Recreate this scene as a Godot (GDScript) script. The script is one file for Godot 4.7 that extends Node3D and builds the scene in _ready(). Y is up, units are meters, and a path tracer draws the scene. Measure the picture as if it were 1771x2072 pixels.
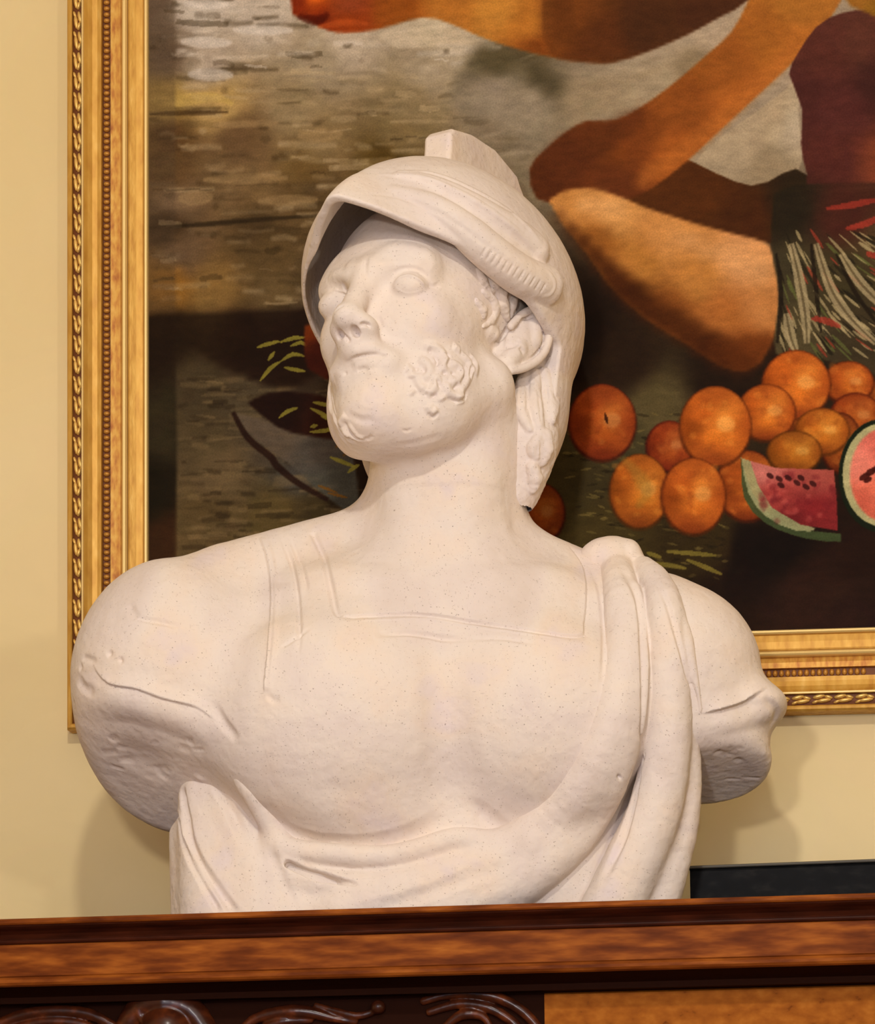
extends Node3D
# A plaster bust of a helmeted warrior on top of a carved cabinet, in front of a gilt framed painting.
# Field units: 1 unit = 0.5 mm; x right, y DOWN, z towards the camera. at() turns a place in the photo and a depth into a point.
const S := 0.0005
const CAM_Y := 1.65
const EYE := Vector3(885.5, 2500.0, 6000.0)
const TANW := 0.144          # how far the wall is turned away from the picture plane

func at(px: float, py: float, z: float) -> Vector3:
	var k := 1.0 - z / 6000.0
	return Vector3(885.5 + (px - 885.5) * k, 2500.0 + (py - 2500.0) * k, z)

func world(v: Vector3) -> Vector3:
	return Vector3((v.x - 885.5) * S, CAM_Y + (2500.0 - v.y) * S, v.z * S)

# ------------------------------------------------------------------ naming
var taken := {}
func numbered(called: String) -> String:
	if not taken.has(called):
		taken[called] = 0
		return called
	taken[called] += 1
	return "%s_%03d" % [called, taken[called]]

func tag(o: Node, label := "", category := "", group := "", kind := "") -> Node:
	if label: o.set_meta("label", label)
	if category: o.set_meta("category", category)
	if group: o.set_meta("group", group)
	if kind: o.set_meta("kind", kind)
	return o

func obj(called: String, mesh: Mesh, m: Material, parent: Node = null, tr := Transform3D()) -> MeshInstance3D:
	var o := MeshInstance3D.new()
	o.mesh = mesh
	o.material_override = m
	o.transform = tr
	o.cast_shadow = GeometryInstance3D.SHADOW_CASTING_SETTING_ON
	if parent == null:
		o.name = numbered(called)
		add_child(o)
	else:
		o.name = called
		parent.add_child(o, true)
	return o

func thing(called: String, label: String, category: String, tr := Transform3D(), group := "") -> Node3D:
	var o := Node3D.new()
	o.name = numbered(called)
	o.transform = tr
	add_child(o)
	tag(o, label, category, group)
	return o

# ------------------------------------------------------------------ sculpting: distance fields
class Prim:
	var op := 0          # 0 joined, 1 carved out, 2 kept inside
	var k := 10.0
	func d(_p: Vector3) -> float:
		return 1e6

class Ell extends Prim:
	var c := Vector3.ZERO
	var m1 := Basis()
	var m2 := Basis()
	func d(p: Vector3) -> float:
		var q := p - c
		var a := (m1 * q).length()
		var b := (m2 * q).length()
		return a * (a - 1.0) / maxf(b, 0.0005)

class Cap extends Prim:
	var a := Vector3.ZERO
	var ba := Vector3.ZERO
	var inv := 0.0
	var r0 := 1.0
	var dr := 0.0
	func d(p: Vector3) -> float:
		var q := p - a
		var h := clampf(q.dot(ba) * inv, 0.0, 1.0)
		return (q - ba * h).length() - r0 - dr * h

class Chain extends Prim:     # a bent roll: capsules joined end to end without swelling
	var caps: Array[Cap] = []
	var mid := Vector3.ZERO
	var far := 0.0
	func d(p: Vector3) -> float:
		var b := (p - mid).length() - far
		if b > 90.0: return b
		b = 1e6
		for q: Cap in caps:
			b = minf(b, q.d(p))
		return b

class Flat extends Prim:
	var c := Vector3.ZERO
	var n := Vector3.UP
	func d(p: Vector3) -> float:
		return (p - c).dot(n)

class Slab extends Prim:   # a polygon in the plane of axes u (x) and v (y), thickened along w
	var c := Vector3.ZERO
	var m := Basis()
	var s := 1.0
	var poly := PackedVector2Array()
	var half := 10.0
	var rnd := 3.0
	func d(p: Vector3) -> float:
		var q := (m * (p - c)) / s
		var t := Vector2(q.x, q.y)
		var n := poly.size()
		var best := 1e12
		var sg := 1.0
		var j := n - 1
		for i in n:
			var e := poly[j] - poly[i]
			var w := t - poly[i]
			var b := w - e * clampf(w.dot(e) / e.dot(e), 0.0, 1.0)
			best = minf(best, b.length_squared())
			var c0 := t.y >= poly[i].y
			var c1 := t.y < poly[j].y
			var c2 := e.x * w.y > e.y * w.x
			if (c0 and c1 and c2) or (not c0 and not c1 and not c2):
				sg = -sg
			j = i
		var g := Vector2(sg * sqrt(best) + rnd, absf(q.z) - half + rnd)
		return (minf(maxf(g.x, g.y), 0.0) + Vector2(maxf(g.x, 0.0), maxf(g.y, 0.0)).length() - rnd) * s

class Group extends Prim:
	var parts: Array[Prim] = []
	func d(p: Vector3) -> float:
		return Group.eval(parts, p)
	static func eval(list: Array[Prim], p: Vector3) -> float:
		var r := 1e6
		for q: Prim in list:
			var e := q.d(p)
			if q.op == 0:
				var h := q.k - absf(r - e)
				r = minf(r, e)
				if h > 0.0: r -= h * h / (4.0 * q.k)
			else:
				if q.op == 1: e = -e
				var h := q.k - absf(r - e)
				r = maxf(r, e)
				if h > 0.0: r += h * h / (4.0 * q.k)
		return r

func ell(c: Vector3, r: Vector3, k := 20.0, op := 0, axes := Basis()) -> Prim:
	var e := Ell.new()
	e.c = c
	e.k = k
	e.op = op
	var m := axes.transposed()
	e.m1 = Basis.from_scale(Vector3.ONE / r) * m
	e.m2 = Basis.from_scale(Vector3.ONE / (r * r)) * m
	return e

func cap(a: Vector3, b: Vector3, r0: float, r1: float, k := 20.0, op := 0) -> Prim:
	var e := Cap.new()
	e.a = a
	e.ba = b - a
	e.inv = 1.0 / maxf(e.ba.length_squared(), 0.01)
	e.r0 = r0
	e.dr = r1 - r0
	e.k = k
	e.op = op
	return e

func flat(c: Vector3, n: Vector3, k := 10.0, op := 2) -> Prim:
	var e := Flat.new()
	e.c = c
	e.n = n.normalized()
	e.k = k
	e.op = op
	return e

func group(list: Array[Prim], k := 20.0, op := 0) -> Prim:
	var g := Group.new()
	g.parts = list
	g.k = k
	g.op = op
	return g

func grad(list: Array[Prim], p: Vector3) -> Vector3:
	var e := 1.5
	var g := Vector3(Group.eval(list, p + Vector3(e, 0, 0)) - Group.eval(list, p - Vector3(e, 0, 0)), Group.eval(list, p + Vector3(0, e, 0)) - Group.eval(list, p - Vector3(0, e, 0)), Group.eval(list, p + Vector3(0, 0, e)) - Group.eval(list, p - Vector3(0, 0, e)))
	return g.normalized()

func hit(list: Array[Prim], px: float, py: float) -> Vector3:   # where the line of sight through a place in the photo meets the clay
	var dir := (Vector3(px, py, 0.0) - EYE).normalized()
	var t := 5500.0
	var best := 1e9
	var where := Vector3(px, py, 0.0)
	for i in 90:
		var p := EYE + dir * t
		var d := Group.eval(list, p)
		if d < best:
			best = d
			where = p
		if d < 0.4 or p.z < -420.0: break
		t += maxf(d * 0.8, 0.5)
	return where

func parse(s: String) -> PackedVector2Array:
	var out := PackedVector2Array()
	for w in s.split(" ", false):
		var f := w.split_floats(",")
		out.append(Vector2(f[0], f[1]))
	return out

func smooth2(p: PackedVector2Array, gap: float) -> PackedVector2Array:
	if p.size() < 2: return p
	var out := PackedVector2Array()
	for i in p.size() - 1:
		var a := p[maxi(i - 1, 0)]
		var d := p[mini(i + 2, p.size() - 1)]
		var n := maxi(1, int(ceil(p[i].distance_to(p[i + 1]) / gap)))
		for j in n:
			out.append(p[i].cubic_interpolate(p[i + 1], a, d, float(j) / n))
	out.append(p[p.size() - 1])
	return out

# a roll of clay laid on a surface along places in the photo: radius from r0 through mid to r1, its axis lifted by lift (to lift1) radii
func roll(into: Array[Prim], on: Array[Prim], s: String, r0: float, r1: float, lift := 0.0, k := 10.0, mid := 0.0, lift1 := 9.0) -> void:
	var p := smooth2(parse(s), maxf(12.0, (r0 + r1) * 0.4))
	var c := Chain.new()
	c.k = k
	var lo := Vector3.ONE * 1e6
	var hi := -lo
	var was := Vector3.ZERO
	var rw := 0.0
	for i in p.size():
		var t := float(i) / maxi(1, p.size() - 1)
		var r := lerpf(r0, r1, t)
		if mid > 0.0: r = lerpf(lerpf(r0, mid, minf(t * 2.0, 1.0)), r1, maxf(t * 2.0 - 1.0, 0.0))
		var l := lift if lift1 == 9.0 else lerpf(lift, lift1, minf(t * 3.0, 1.0))
		var q := hit(on, p[i].x, p[i].y)
		q += (EYE - q).normalized() * 0.35 * r * l + grad(on, q) * r * 0.65 * l
		if i > 0: c.caps.append(cap(was, q, rw, r, k))
		was = q
		rw = r
		lo = lo.min(q - Vector3.ONE * r)
		hi = hi.max(q + Vector3.ONE * r)
	c.mid = (lo + hi) * 0.5
	c.far = (hi - lo).length() * 0.5
	into.append(c)

# ------------------------------------------------------------------ surface nets
class Clay:
	var verts := PackedVector3Array()
	var quads := PackedInt32Array()

func nets(list: Array[Prim], lo: Vector3, hi: Vector3, h: float, into: Clay) -> void:
	const B := 4
	var side := B * h
	var n := Vector3i(((hi - lo) / side).ceil())
	var reach := side * 0.8661
	var stride := B + 1
	var cells := {}
	var shared := {}
	var edges := PackedInt64Array()
	var vals := PackedFloat32Array()
	vals.resize(stride * stride * stride)
	var key_y := 4096
	var key_z := 4096 * 4096
	var blocks: Array[Vector3i] = []
	for sz in range(0, n.z, 4):
		for sy in range(0, n.y, 4):
			for sx in range(0, n.x, 4):
				var big := lo + (Vector3(sx, sy, sz) + Vector3.ONE * 2.0) * side
				if absf(Group.eval(list, big)) > reach * 4.0 * 2.2: continue
				for bz in range(sz, mini(sz + 4, n.z)):
					for by in range(sy, mini(sy + 4, n.y)):
						for bx in range(sx, mini(sx + 4, n.x)):
							blocks.append(Vector3i(bx, by, bz))
	for blk in blocks:
				var bx := blk.x
				var by := blk.y
				var bz := blk.z
				var o := lo + Vector3(bx, by, bz) * side
				var mid := o + Vector3.ONE * side * 0.5
				if absf(Group.eval(list, mid)) > reach * 2.3: continue
				var near: Array[Prim] = []
				var some := false
				for q: Prim in list:
					var e := q.d(mid)
					if q.op == 2:
						if e > -(reach * 2.6 + q.k): near.append(q)
					elif e < reach * 2.6 + q.k * 1.8:
						if q is Chain:
							var c := Chain.new()
							c.op = q.op
							c.k = q.k
							c.mid = (q as Chain).mid
							c.far = (q as Chain).far
							for p: Cap in (q as Chain).caps:
								if p.d(mid) < reach * 2.6 + q.k * 1.8: c.caps.append(p)
							near.append(c)
						else:
							near.append(q)
						if q.op == 0: some = true
				if not some: continue
				var i := 0
				var neg := 0
				for z in stride:
					for y in stride:
						for x in stride:
							var v: float
							if x == 0 or y == 0 or z == 0 or x == B or y == B or z == B:   # corners shared by blocks must agree
								var ck := (bx * B + x + 1) + (by * B + y + 1) * key_y + (bz * B + z + 1) * key_z
								var known = shared.get(ck)
								if known == null:
									v = Group.eval(near, o + Vector3(x, y, z) * h)
									shared[ck] = v
								else:
									v = known
							else:
								v = Group.eval(near, o + Vector3(x, y, z) * h)
							vals[i] = v
							if v < 0.0: neg += 1
							i += 1
				if neg == 0 or neg == i: continue
				for z in B:
					for y in B:
						i = (z * stride + y) * stride
						for x in B:
							var v0 := vals[i]
							var v1 := vals[i + 1]
							var v2 := vals[i + stride]
							var v3 := vals[i + stride + 1]
							var j := i + stride * stride
							var v4 := vals[j]
							var v5 := vals[j + 1]
							var v6 := vals[j + stride]
							var v7 := vals[j + stride + 1]
							i += 1
							var s0 := v0 < 0.0
							var c := int(s0) + int(v1 < 0.0) + int(v2 < 0.0) + int(v3 < 0.0) + int(v4 < 0.0) + int(v5 < 0.0) + int(v6 < 0.0) + int(v7 < 0.0)
							if c == 0 or c == 8: continue
							var sum := Vector3.ZERO
							var m := 0
							if s0 != (v1 < 0.0):
								sum += Vector3(v0 / (v0 - v1), 0, 0); m += 1
							if (v2 < 0.0) != (v3 < 0.0):
								sum += Vector3(v2 / (v2 - v3), 1, 0); m += 1
							if (v4 < 0.0) != (v5 < 0.0):
								sum += Vector3(v4 / (v4 - v5), 0, 1); m += 1
							if (v6 < 0.0) != (v7 < 0.0):
								sum += Vector3(v6 / (v6 - v7), 1, 1); m += 1
							if s0 != (v2 < 0.0):
								sum += Vector3(0, v0 / (v0 - v2), 0); m += 1
							if (v1 < 0.0) != (v3 < 0.0):
								sum += Vector3(1, v1 / (v1 - v3), 0); m += 1
							if (v4 < 0.0) != (v6 < 0.0):
								sum += Vector3(0, v4 / (v4 - v6), 1); m += 1
							if (v5 < 0.0) != (v7 < 0.0):
								sum += Vector3(1, v5 / (v5 - v7), 1); m += 1
							if s0 != (v4 < 0.0):
								sum += Vector3(0, 0, v0 / (v0 - v4)); m += 1
							if (v1 < 0.0) != (v5 < 0.0):
								sum += Vector3(1, 0, v1 / (v1 - v5)); m += 1
							if (v2 < 0.0) != (v6 < 0.0):
								sum += Vector3(0, 1, v2 / (v2 - v6)); m += 1
							if (v3 < 0.0) != (v7 < 0.0):
								sum += Vector3(1, 1, v3 / (v3 - v7)); m += 1
							var g := Vector3(v1 + v3 + v5 + v7 - v0 - v2 - v4 - v6, v2 + v3 + v6 + v7 - v0 - v1 - v4 - v5, v4 + v5 + v6 + v7 - v0 - v1 - v2 - v3).normalized()
							var p := o + (Vector3(x, y, z) + sum / m) * h
							p -= g * clampf(Group.eval(near, p), -0.4 * h, 0.4 * h)
							var key := (bx * B + x + 1) + (by * B + y + 1) * key_y + (bz * B + z + 1) * key_z
							cells[key] = into.verts.size()
							into.verts.append(p)
							if s0 != (v1 < 0.0): edges.append(key * 8 + int(s0))
							if s0 != (v2 < 0.0): edges.append(key * 8 + 2 + int(s0))
							if s0 != (v4 < 0.0): edges.append(key * 8 + 4 + int(s0))
	var du := [key_y, key_z, 1]
	var dv := [key_z, 1, key_y]
	for e in edges:
		var key := e >> 3
		var ax := (e >> 1) & 3
		var a: int = cells.get(key, -1)
		var b: int = cells.get(key - du[ax], -1)
		var c: int = cells.get(key - du[ax] - dv[ax], -1)
		var d: int = cells.get(key - dv[ax], -1)
		if a < 0 or b < 0 or c < 0 or d < 0: continue
		if e & 1:
			into.quads.append_array(PackedInt32Array([a, b, c, d]))
		else:
			into.quads.append_array(PackedInt32Array([d, c, b, a]))

func normals(c: Clay) -> PackedVector3Array:
	var out := PackedVector3Array()
	out.resize(c.verts.size())
	var v := c.verts
	var q := c.quads
	for i in range(0, q.size(), 4):
		var a := q[i]
		var b := q[i + 1]
		var d := q[i + 2]
		var e := q[i + 3]
		var n := (v[d] - v[a]).cross(v[e] - v[b])
		out[a] += n
		out[b] += n
		out[d] += n
		out[e] += n
	for i in out.size():
		out[i] = out[i].normalized()
	return out

# every quad into four, following the curve of the surface
func refine(c: Clay) -> Clay:
	var n := normals(c)
	var r := Clay.new()
	r.verts = c.verts.duplicate()
	var mids := {}
	var q := c.quads
	var quads := PackedInt32Array()
	quads.resize(q.size() * 4)
	var at_ := 0
	var m := PackedInt32Array([0, 0, 0, 0])
	for i in range(0, q.size(), 4):
		var mid := Vector3.ZERO
		for j in 4:
			var a := q[i + j]
			var b := q[i + ((j + 1) & 3)]
			var key := (mini(a, b) << 32) | maxi(a, b)
			var f: int = mids.get(key, -1)
			if f < 0:
				var pa := c.verts[a]
				var pb := c.verts[b]
				var p := (pa + pb) * 0.5
				p -= (n[a] * (p - pa).dot(n[a]) + n[b] * (p - pb).dot(n[b])) * 0.375
				f = r.verts.size()
				mids[key] = f
				r.verts.append(p)
			m[j] = f
			mid += r.verts[f]
		mid *= 0.25
		var cc := (c.verts[q[i]] + c.verts[q[i + 1]] + c.verts[q[i + 2]] + c.verts[q[i + 3]]) * 0.25
		var k := r.verts.size()
		r.verts.append(mid + (mid - cc) * 0.5)
		for j in 4:
			quads[at_] = q[i + j]
			quads[at_ + 1] = m[j]
			quads[at_ + 2] = k
			quads[at_ + 3] = m[(j + 3) & 3]
			at_ += 4
	r.quads = quads
	return r

# ------------------------------------------------------------------ strokes: ridges, grooves and steps worked into the surface
const CELL := 24.0
class Strokes:
	var a := PackedVector3Array()
	var b := PackedVector3Array()
	var n := PackedVector3Array()
	var side := PackedVector3Array()
	var amp0 := PackedFloat32Array()
	var amp1 := PackedFloat32Array()
	var w := PackedFloat32Array()
	var kind := PackedInt32Array()
	var id := PackedInt32Array()
	var count := 0
	var grid := {}

func cell_key(x: int, y: int, z: int) -> int:
	return (x + 512) + (y + 512) * 2048 + (z + 512) * 4194304

# kind 0: a ridge (amp > 0) or groove (amp < 0) of half width w; kind 1: a step, raised on the right-hand side of the way it is drawn
func stroke(st: Strokes, on: Array[Prim], s: String, w: float, amp: float, kind := 0, fade := 0.25) -> void:
	var p := smooth2(parse(s), maxf(7.0, w * 0.5))
	var pts := PackedVector3Array()
	var ns := PackedVector3Array()
	for q in p:
		var h := hit(on, q.x, q.y)
		pts.append(h)
		ns.append(grad(on, h))
	if pts.size() == 1:
		pts.append(pts[0] + Vector3(0.5, 0, 0))
		ns.append(ns[0])
		fade = 0.0
	var last := pts.size() - 1
	for i in last:
		var f0 := 1.0
		var f1 := 1.0
		if fade > 0.0:
			f0 = clampf(minf(float(i), float(last - i)) / (fade * last), 0.12, 1.0)
			f1 = clampf(minf(float(i + 1), float(last - i - 1)) / (fade * last), 0.12, 1.0)
		var k := st.a.size()
		st.a.append(pts[i])
		st.b.append(pts[i + 1])
		st.n.append(ns[i])
		st.side.append(-(pts[i + 1] - pts[i]).cross(ns[i]).normalized())
		st.amp0.append(amp * f0)
		st.amp1.append(amp * f1)
		st.w.append(w)
		st.kind.append(kind)
		st.id.append(st.count)
		var lo := (pts[i].min(pts[i + 1]) - Vector3.ONE * w) / CELL
		var hi := (pts[i].max(pts[i + 1]) + Vector3.ONE * w) / CELL
		for x in range(floori(lo.x), floori(hi.x) + 1):
			for y in range(floori(lo.y), floori(hi.y) + 1):
				for z in range(floori(lo.z), floori(hi.z) + 1):
					var key := cell_key(x, y, z)
					if st.grid.has(key): (st.grid[key] as Array).append(k)
					else: st.grid[key] = [k]
	st.count += 1

func work(c: Clay, st: Strokes, rough := 0.7, rough_size := 60.0) -> void:
	var n := normals(c)
	var nz := FastNoiseLite.new()
	nz.seed = 11
	nz.frequency = 1.0 / rough_size
	nz.fractal_octaves = 3
	for i in c.verts.size():
		var p := c.verts[i]
		var nn := n[i]
		var off := nz.get_noise_3dv(p) * rough
		var found = st.grid.get(cell_key(floori(p.x / CELL), floori(p.y / CELL), floori(p.z / CELL)))
		if found != null:
			var cur := -1
			var best := 1.0
			var val := 0.0
			for k: int in found:
				if st.id[k] != cur:
					off += val
					cur = st.id[k]
					best = 1.0
					val = 0.0
				if nn.dot(st.n[k]) < 0.1: continue
				var ab := st.b[k] - st.a[k]
				var q := p - st.a[k]
				var h := clampf(q.dot(ab) / maxf(ab.length_squared(), 0.001), 0.0, 1.0)
				var v := q - ab * h
				var t := v.length() / st.w[k]
				if t >= best: continue
				best = t
				var amp := lerpf(st.amp0[k], st.amp1[k], h)
				if st.kind[k] == 0:
					val = amp * (1.0 - t * t) * (1.0 - t * t)
				else:
					var s := v.dot(st.side[k]) / st.w[k]
					if s > 0.0:
						val = amp * (1.0 - t) * (1.0 - t)
					else:
						val = amp * maxf(0.0, 1.0 - t / minf(0.3, 3.0 / st.w[k]))
			off += val
		c.verts[i] = p + nn * off

func clay_mesh(list: Array, origin := Vector3.ZERO) -> ArrayMesh:
	var v := PackedVector3Array()
	var nn := PackedVector3Array()
	var idx := PackedInt32Array()
	for c: Clay in list:
		var n := normals(c)
		var base := v.size()
		for i in c.verts.size():
			v.append(world(c.verts[i]) - origin)
			nn.append(Vector3(n[i].x, -n[i].y, n[i].z))
		var q := c.quads
		var start := idx.size()
		idx.resize(start + q.size() / 4 * 6)
		for i in range(0, q.size(), 4):
			idx[start] = q[i] + base
			idx[start + 1] = q[i + 1] + base
			idx[start + 2] = q[i + 2] + base
			idx[start + 3] = q[i] + base
			idx[start + 4] = q[i + 2] + base
			idx[start + 5] = q[i + 3] + base
			start += 6
	var arr := []
	arr.resize(Mesh.ARRAY_MAX)
	arr[Mesh.ARRAY_VERTEX] = v
	arr[Mesh.ARRAY_NORMAL] = nn
	arr[Mesh.ARRAY_INDEX] = idx
	var m := ArrayMesh.new()
	m.add_surface_from_arrays(Mesh.PRIMITIVE_TRIANGLES, arr)
	return m
const PAINT_DIM := 1.0
const WINDOW := 3.8
var LAMPS := [
	[Vector3(-0.32, 2.18, 2.6), 1.3, Color(1.0, 0.968, 0.93), "round glass pendant lamp hanging lowest, closest to the bust"],
	[Vector3(0.95, 2.4, 2.4), 0.62, Color(1.0, 0.968, 0.93), "round glass pendant lamp hanging towards the dark box"],
	[Vector3(-0.1, 3.4, 2.5), 1.95, Color(1.0, 0.968, 0.92), "round glass pendant lamp hanging highest, close below the ceiling"]]
const QK := 1.0
# ------------------------------------------------------------------ the bust
const HK := 2.5                       # field units per head millimetre
var hc := Vector3.ZERO                # head centre, between the ears
var hr := Vector3.RIGHT               # towards its left ear
var hu := Vector3.UP
var hf := Vector3.BACK
func set_head() -> void:
	hc = at(850, 716, 0)
	var v := (EYE - hc).normalized()
	var rx := (Vector3(1, 0, 0) - v * v.x).normalized()
	var up := (Vector3(0, -1, 0) - v * v.dot(Vector3(0, -1, 0)))
	up = (up - rx * up.dot(rx)).normalized()
	hf = (rx * -0.494 + up * 0.42 + v * 0.76).normalized()
	hr = (rx * 0.868 + up * 0.188 + v * 0.46)
	hr = (hr - hf * hr.dot(hf)).normalized()
	hu = (rx * 0.05 + up * 0.887 - v * 0.458)
	hu = (hu - hf * hu.dot(hf) - hr * hu.dot(hr)).normalized()

func hp(lat: float, up: float, fwd: float) -> Vector3:
	return hc + (hr * lat + hu * up + hf * fwd) * HK

func hell(lat: float, up: float, fwd: float, rl: float, ru: float, rf: float, k := 8.0, op := 0) -> Prim:
	return ell(hp(lat, up, fwd), Vector3(rl, ru, rf) * HK, k * HK, op, Basis(hr, hu, hf))

func hcap(a: Vector3, b: Vector3, r0: float, r1: float, k := 6.0, op := 0) -> Prim:
	return cap(hp(a.x, a.y, a.z), hp(b.x, b.y, b.z), r0 * HK, r1 * HK, k * HK, op)

func torso_field() -> Array[Prim]:
	var f: Array[Prim] = []
	f.append(ell(at(875, 1560, -30), Vector3(455, 470, 205), 30))
	f.append(ell(at(868, 1800, -35), Vector3(495, 330, 188), 60))
	f.append(ell(at(880, 1310, -10), Vector3(470, 185, 180), 80))
	f.append(ell(at(690, 1460, 105), Vector3(270, 228, 165), 40))
	f.append(ell(at(1075, 1455, 95), Vector3(250, 215, 160), 40))
	# left shoulder in the picture, its arm cut off below
	var a: Array[Prim] = []
	a.append(ell(at(352, 1370, 0), Vector3(202, 238, 185), 30))
	a.append(cap(at(335, 1380, 0), at(315, 1700, -10), 165, 150, 60))
	a.append(flat(at(300, 1468, 150), Vector3(-0.27, 0.83, 0.50), 50))
	f.append(group(a, 70))
	var b: Array[Prim] = []
	b.append(ell(at(1332, 1378, -20), Vector3(188, 204, 175), 30))
	b.append(cap(at(1380, 1360, -20), at(1450, 1660, -20), 155, 130, 50))
	b.append(ell(at(1530, 1430, -10), Vector3(62, 46, 110), 40))
	b.append(flat(at(1500, 1492, 130), Vector3(0.05, 0.94, 0.33), 34))
	f.append(group(b, 70))
	# neck and the slopes to the shoulders
	f.append(cap(at(908, 880, -40), at(895, 1190, -60), 156, 166, 60))
	f.append(cap(at(800, 1078, -100), at(470, 1188, -50), 70, 90, 70))
	f.append(cap(at(1000, 1120, -100), at(1300, 1255, -70), 75, 90, 70))
	f.append(flat(Vector3(880, 1880, 0), Vector3(0, 1, 0), 4))
	return f

func head_field() -> Array[Prim]:
	var f: Array[Prim] = []
	f.append(hell(0, 46, -14, 76, 80, 96, 10))
	f.append(hell(3, -8, 32, 62, 72, 56, 20))
	f.append(hell(0, -64, 42, 46, 42, 46, 18))
	f.append(hcap(Vector3(-52, -38, -6), Vector3(-22, -84, 46), 20, 17, 18))
	f.append(hcap(Vector3(59, -38, -6), Vector3(30, -86, 46), 23, 21, 18))
	f.append(hell(-37, -60, 35, 15, 32, 28, 14))
	f.append(hell(46, -60, 34, 21, 34, 32, 16))
	f.append(hell(0, 36, 70, 50, 26, 21, 16))
	for s in [-1.0, 1.0]:
		f.append(hell(34 * s + 3, -10, 62, 20, 18, 15, 18))
		f.append(hcap(Vector3(10 * s, 27, 90), Vector3(44 * s, 28, 70), 6, 6, 14))
		f.append(hell(30 * s, 12, 100, 15, 9, 17, 10, 1))
		f.append(hell(34 * s, 12, 77, 14, 11.5, 12, 4))
	f.append(hcap(Vector3(0, 24, 89), Vector3(0, -18, 108), 7, 10, 14))
	f.append(hell(0, -23, 112, 11, 10, 11, 7))
	for s in [-1.0, 1.0]:
		f.append(hell(11.5 * s, -27, 101, 8, 8, 12, 7))
		f.append(hcap(Vector3(4 * s, -42, 95), Vector3(22 * s, -51, 84), 8, 7, 16))
		f.append(hell(6.5 * s, -34, 108, 3.4, 4, 7, 2, 1))
	f.append(hcap(Vector3(-17, -54, 90), Vector3(17, -54, 90), 2.5, 2.5, 4, 1))
	f.append(hcap(Vector3(-12, -60, 87), Vector3(12, -60, 87), 7, 7, 9))
	f.append(hell(2, -82, 65, 31, 28, 30, 12))
	return f

func joined(a: Array[Prim], b: Array[Prim]) -> Array[Prim]:
	var out: Array[Prim] = []
	out.append_array(a)
	out.append_array(b)
	return out

func helmet_field() -> Array[Prim]:
	var f: Array[Prim] = []
	f.append(hell(0, 60, -36, 106, 106, 146))
	f.append(group([hell(-110, -25, 10, 197, 197, 197), hell(110, -25, 10, 197, 197, 197, 9, 2), flat(hp(0, 0, -16), -hf, 4), flat(hp(0, 5, 0), -hu, 4)], 24))
	f.append(hell(0, -16, -66, 94, 98, 84, 20))
	var crest := Slab.new()
	crest.c = hc
	crest.m = Basis(hf, hu, hr).transposed()
	crest.s = HK
	crest.poly = PackedVector2Array([Vector2(-9, 120), Vector2(-9, 199), Vector2(-14, 205), Vector2(-45, 217), Vector2(-85, 225), Vector2(-125, 222), Vector2(-160, 192), Vector2(-168, 150), Vector2(-150, 80)])
	crest.half = 13.0
	crest.rnd = 4.0
	crest.k = 12.0
	f.append(crest)
	f.append(hell(-2, 56, -33, 99, 95, 139, 1, 1))
	f.append(group([hell(-110, -25, 10, 190.5, 190.5, 190.5), hell(110, -25, 10, 190.5, 190.5, 190.5, 9, 2), flat(hp(0, 0, -12), -hf, 4), flat(hp(0, -8, 0), -hu, 4)], 8, 1))
	f.append(hell(0, -16, -60, 84, 104, 80, 1, 1))
	# the opening: below the rim, and in front of the neck guard
	var w: Array[Prim] = []
	w.append(flat(hp(0, 29, 0), hu * 160.0 - hf * 38.0, 1, 0))
	w.append(flat(hp(0, 0, -60), -hf, 14, 2))
	f.append(group(w, 7, 1))
	f.append(flat(hp(0, -96, 0), -hu, 12, 2))
	return f

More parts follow.
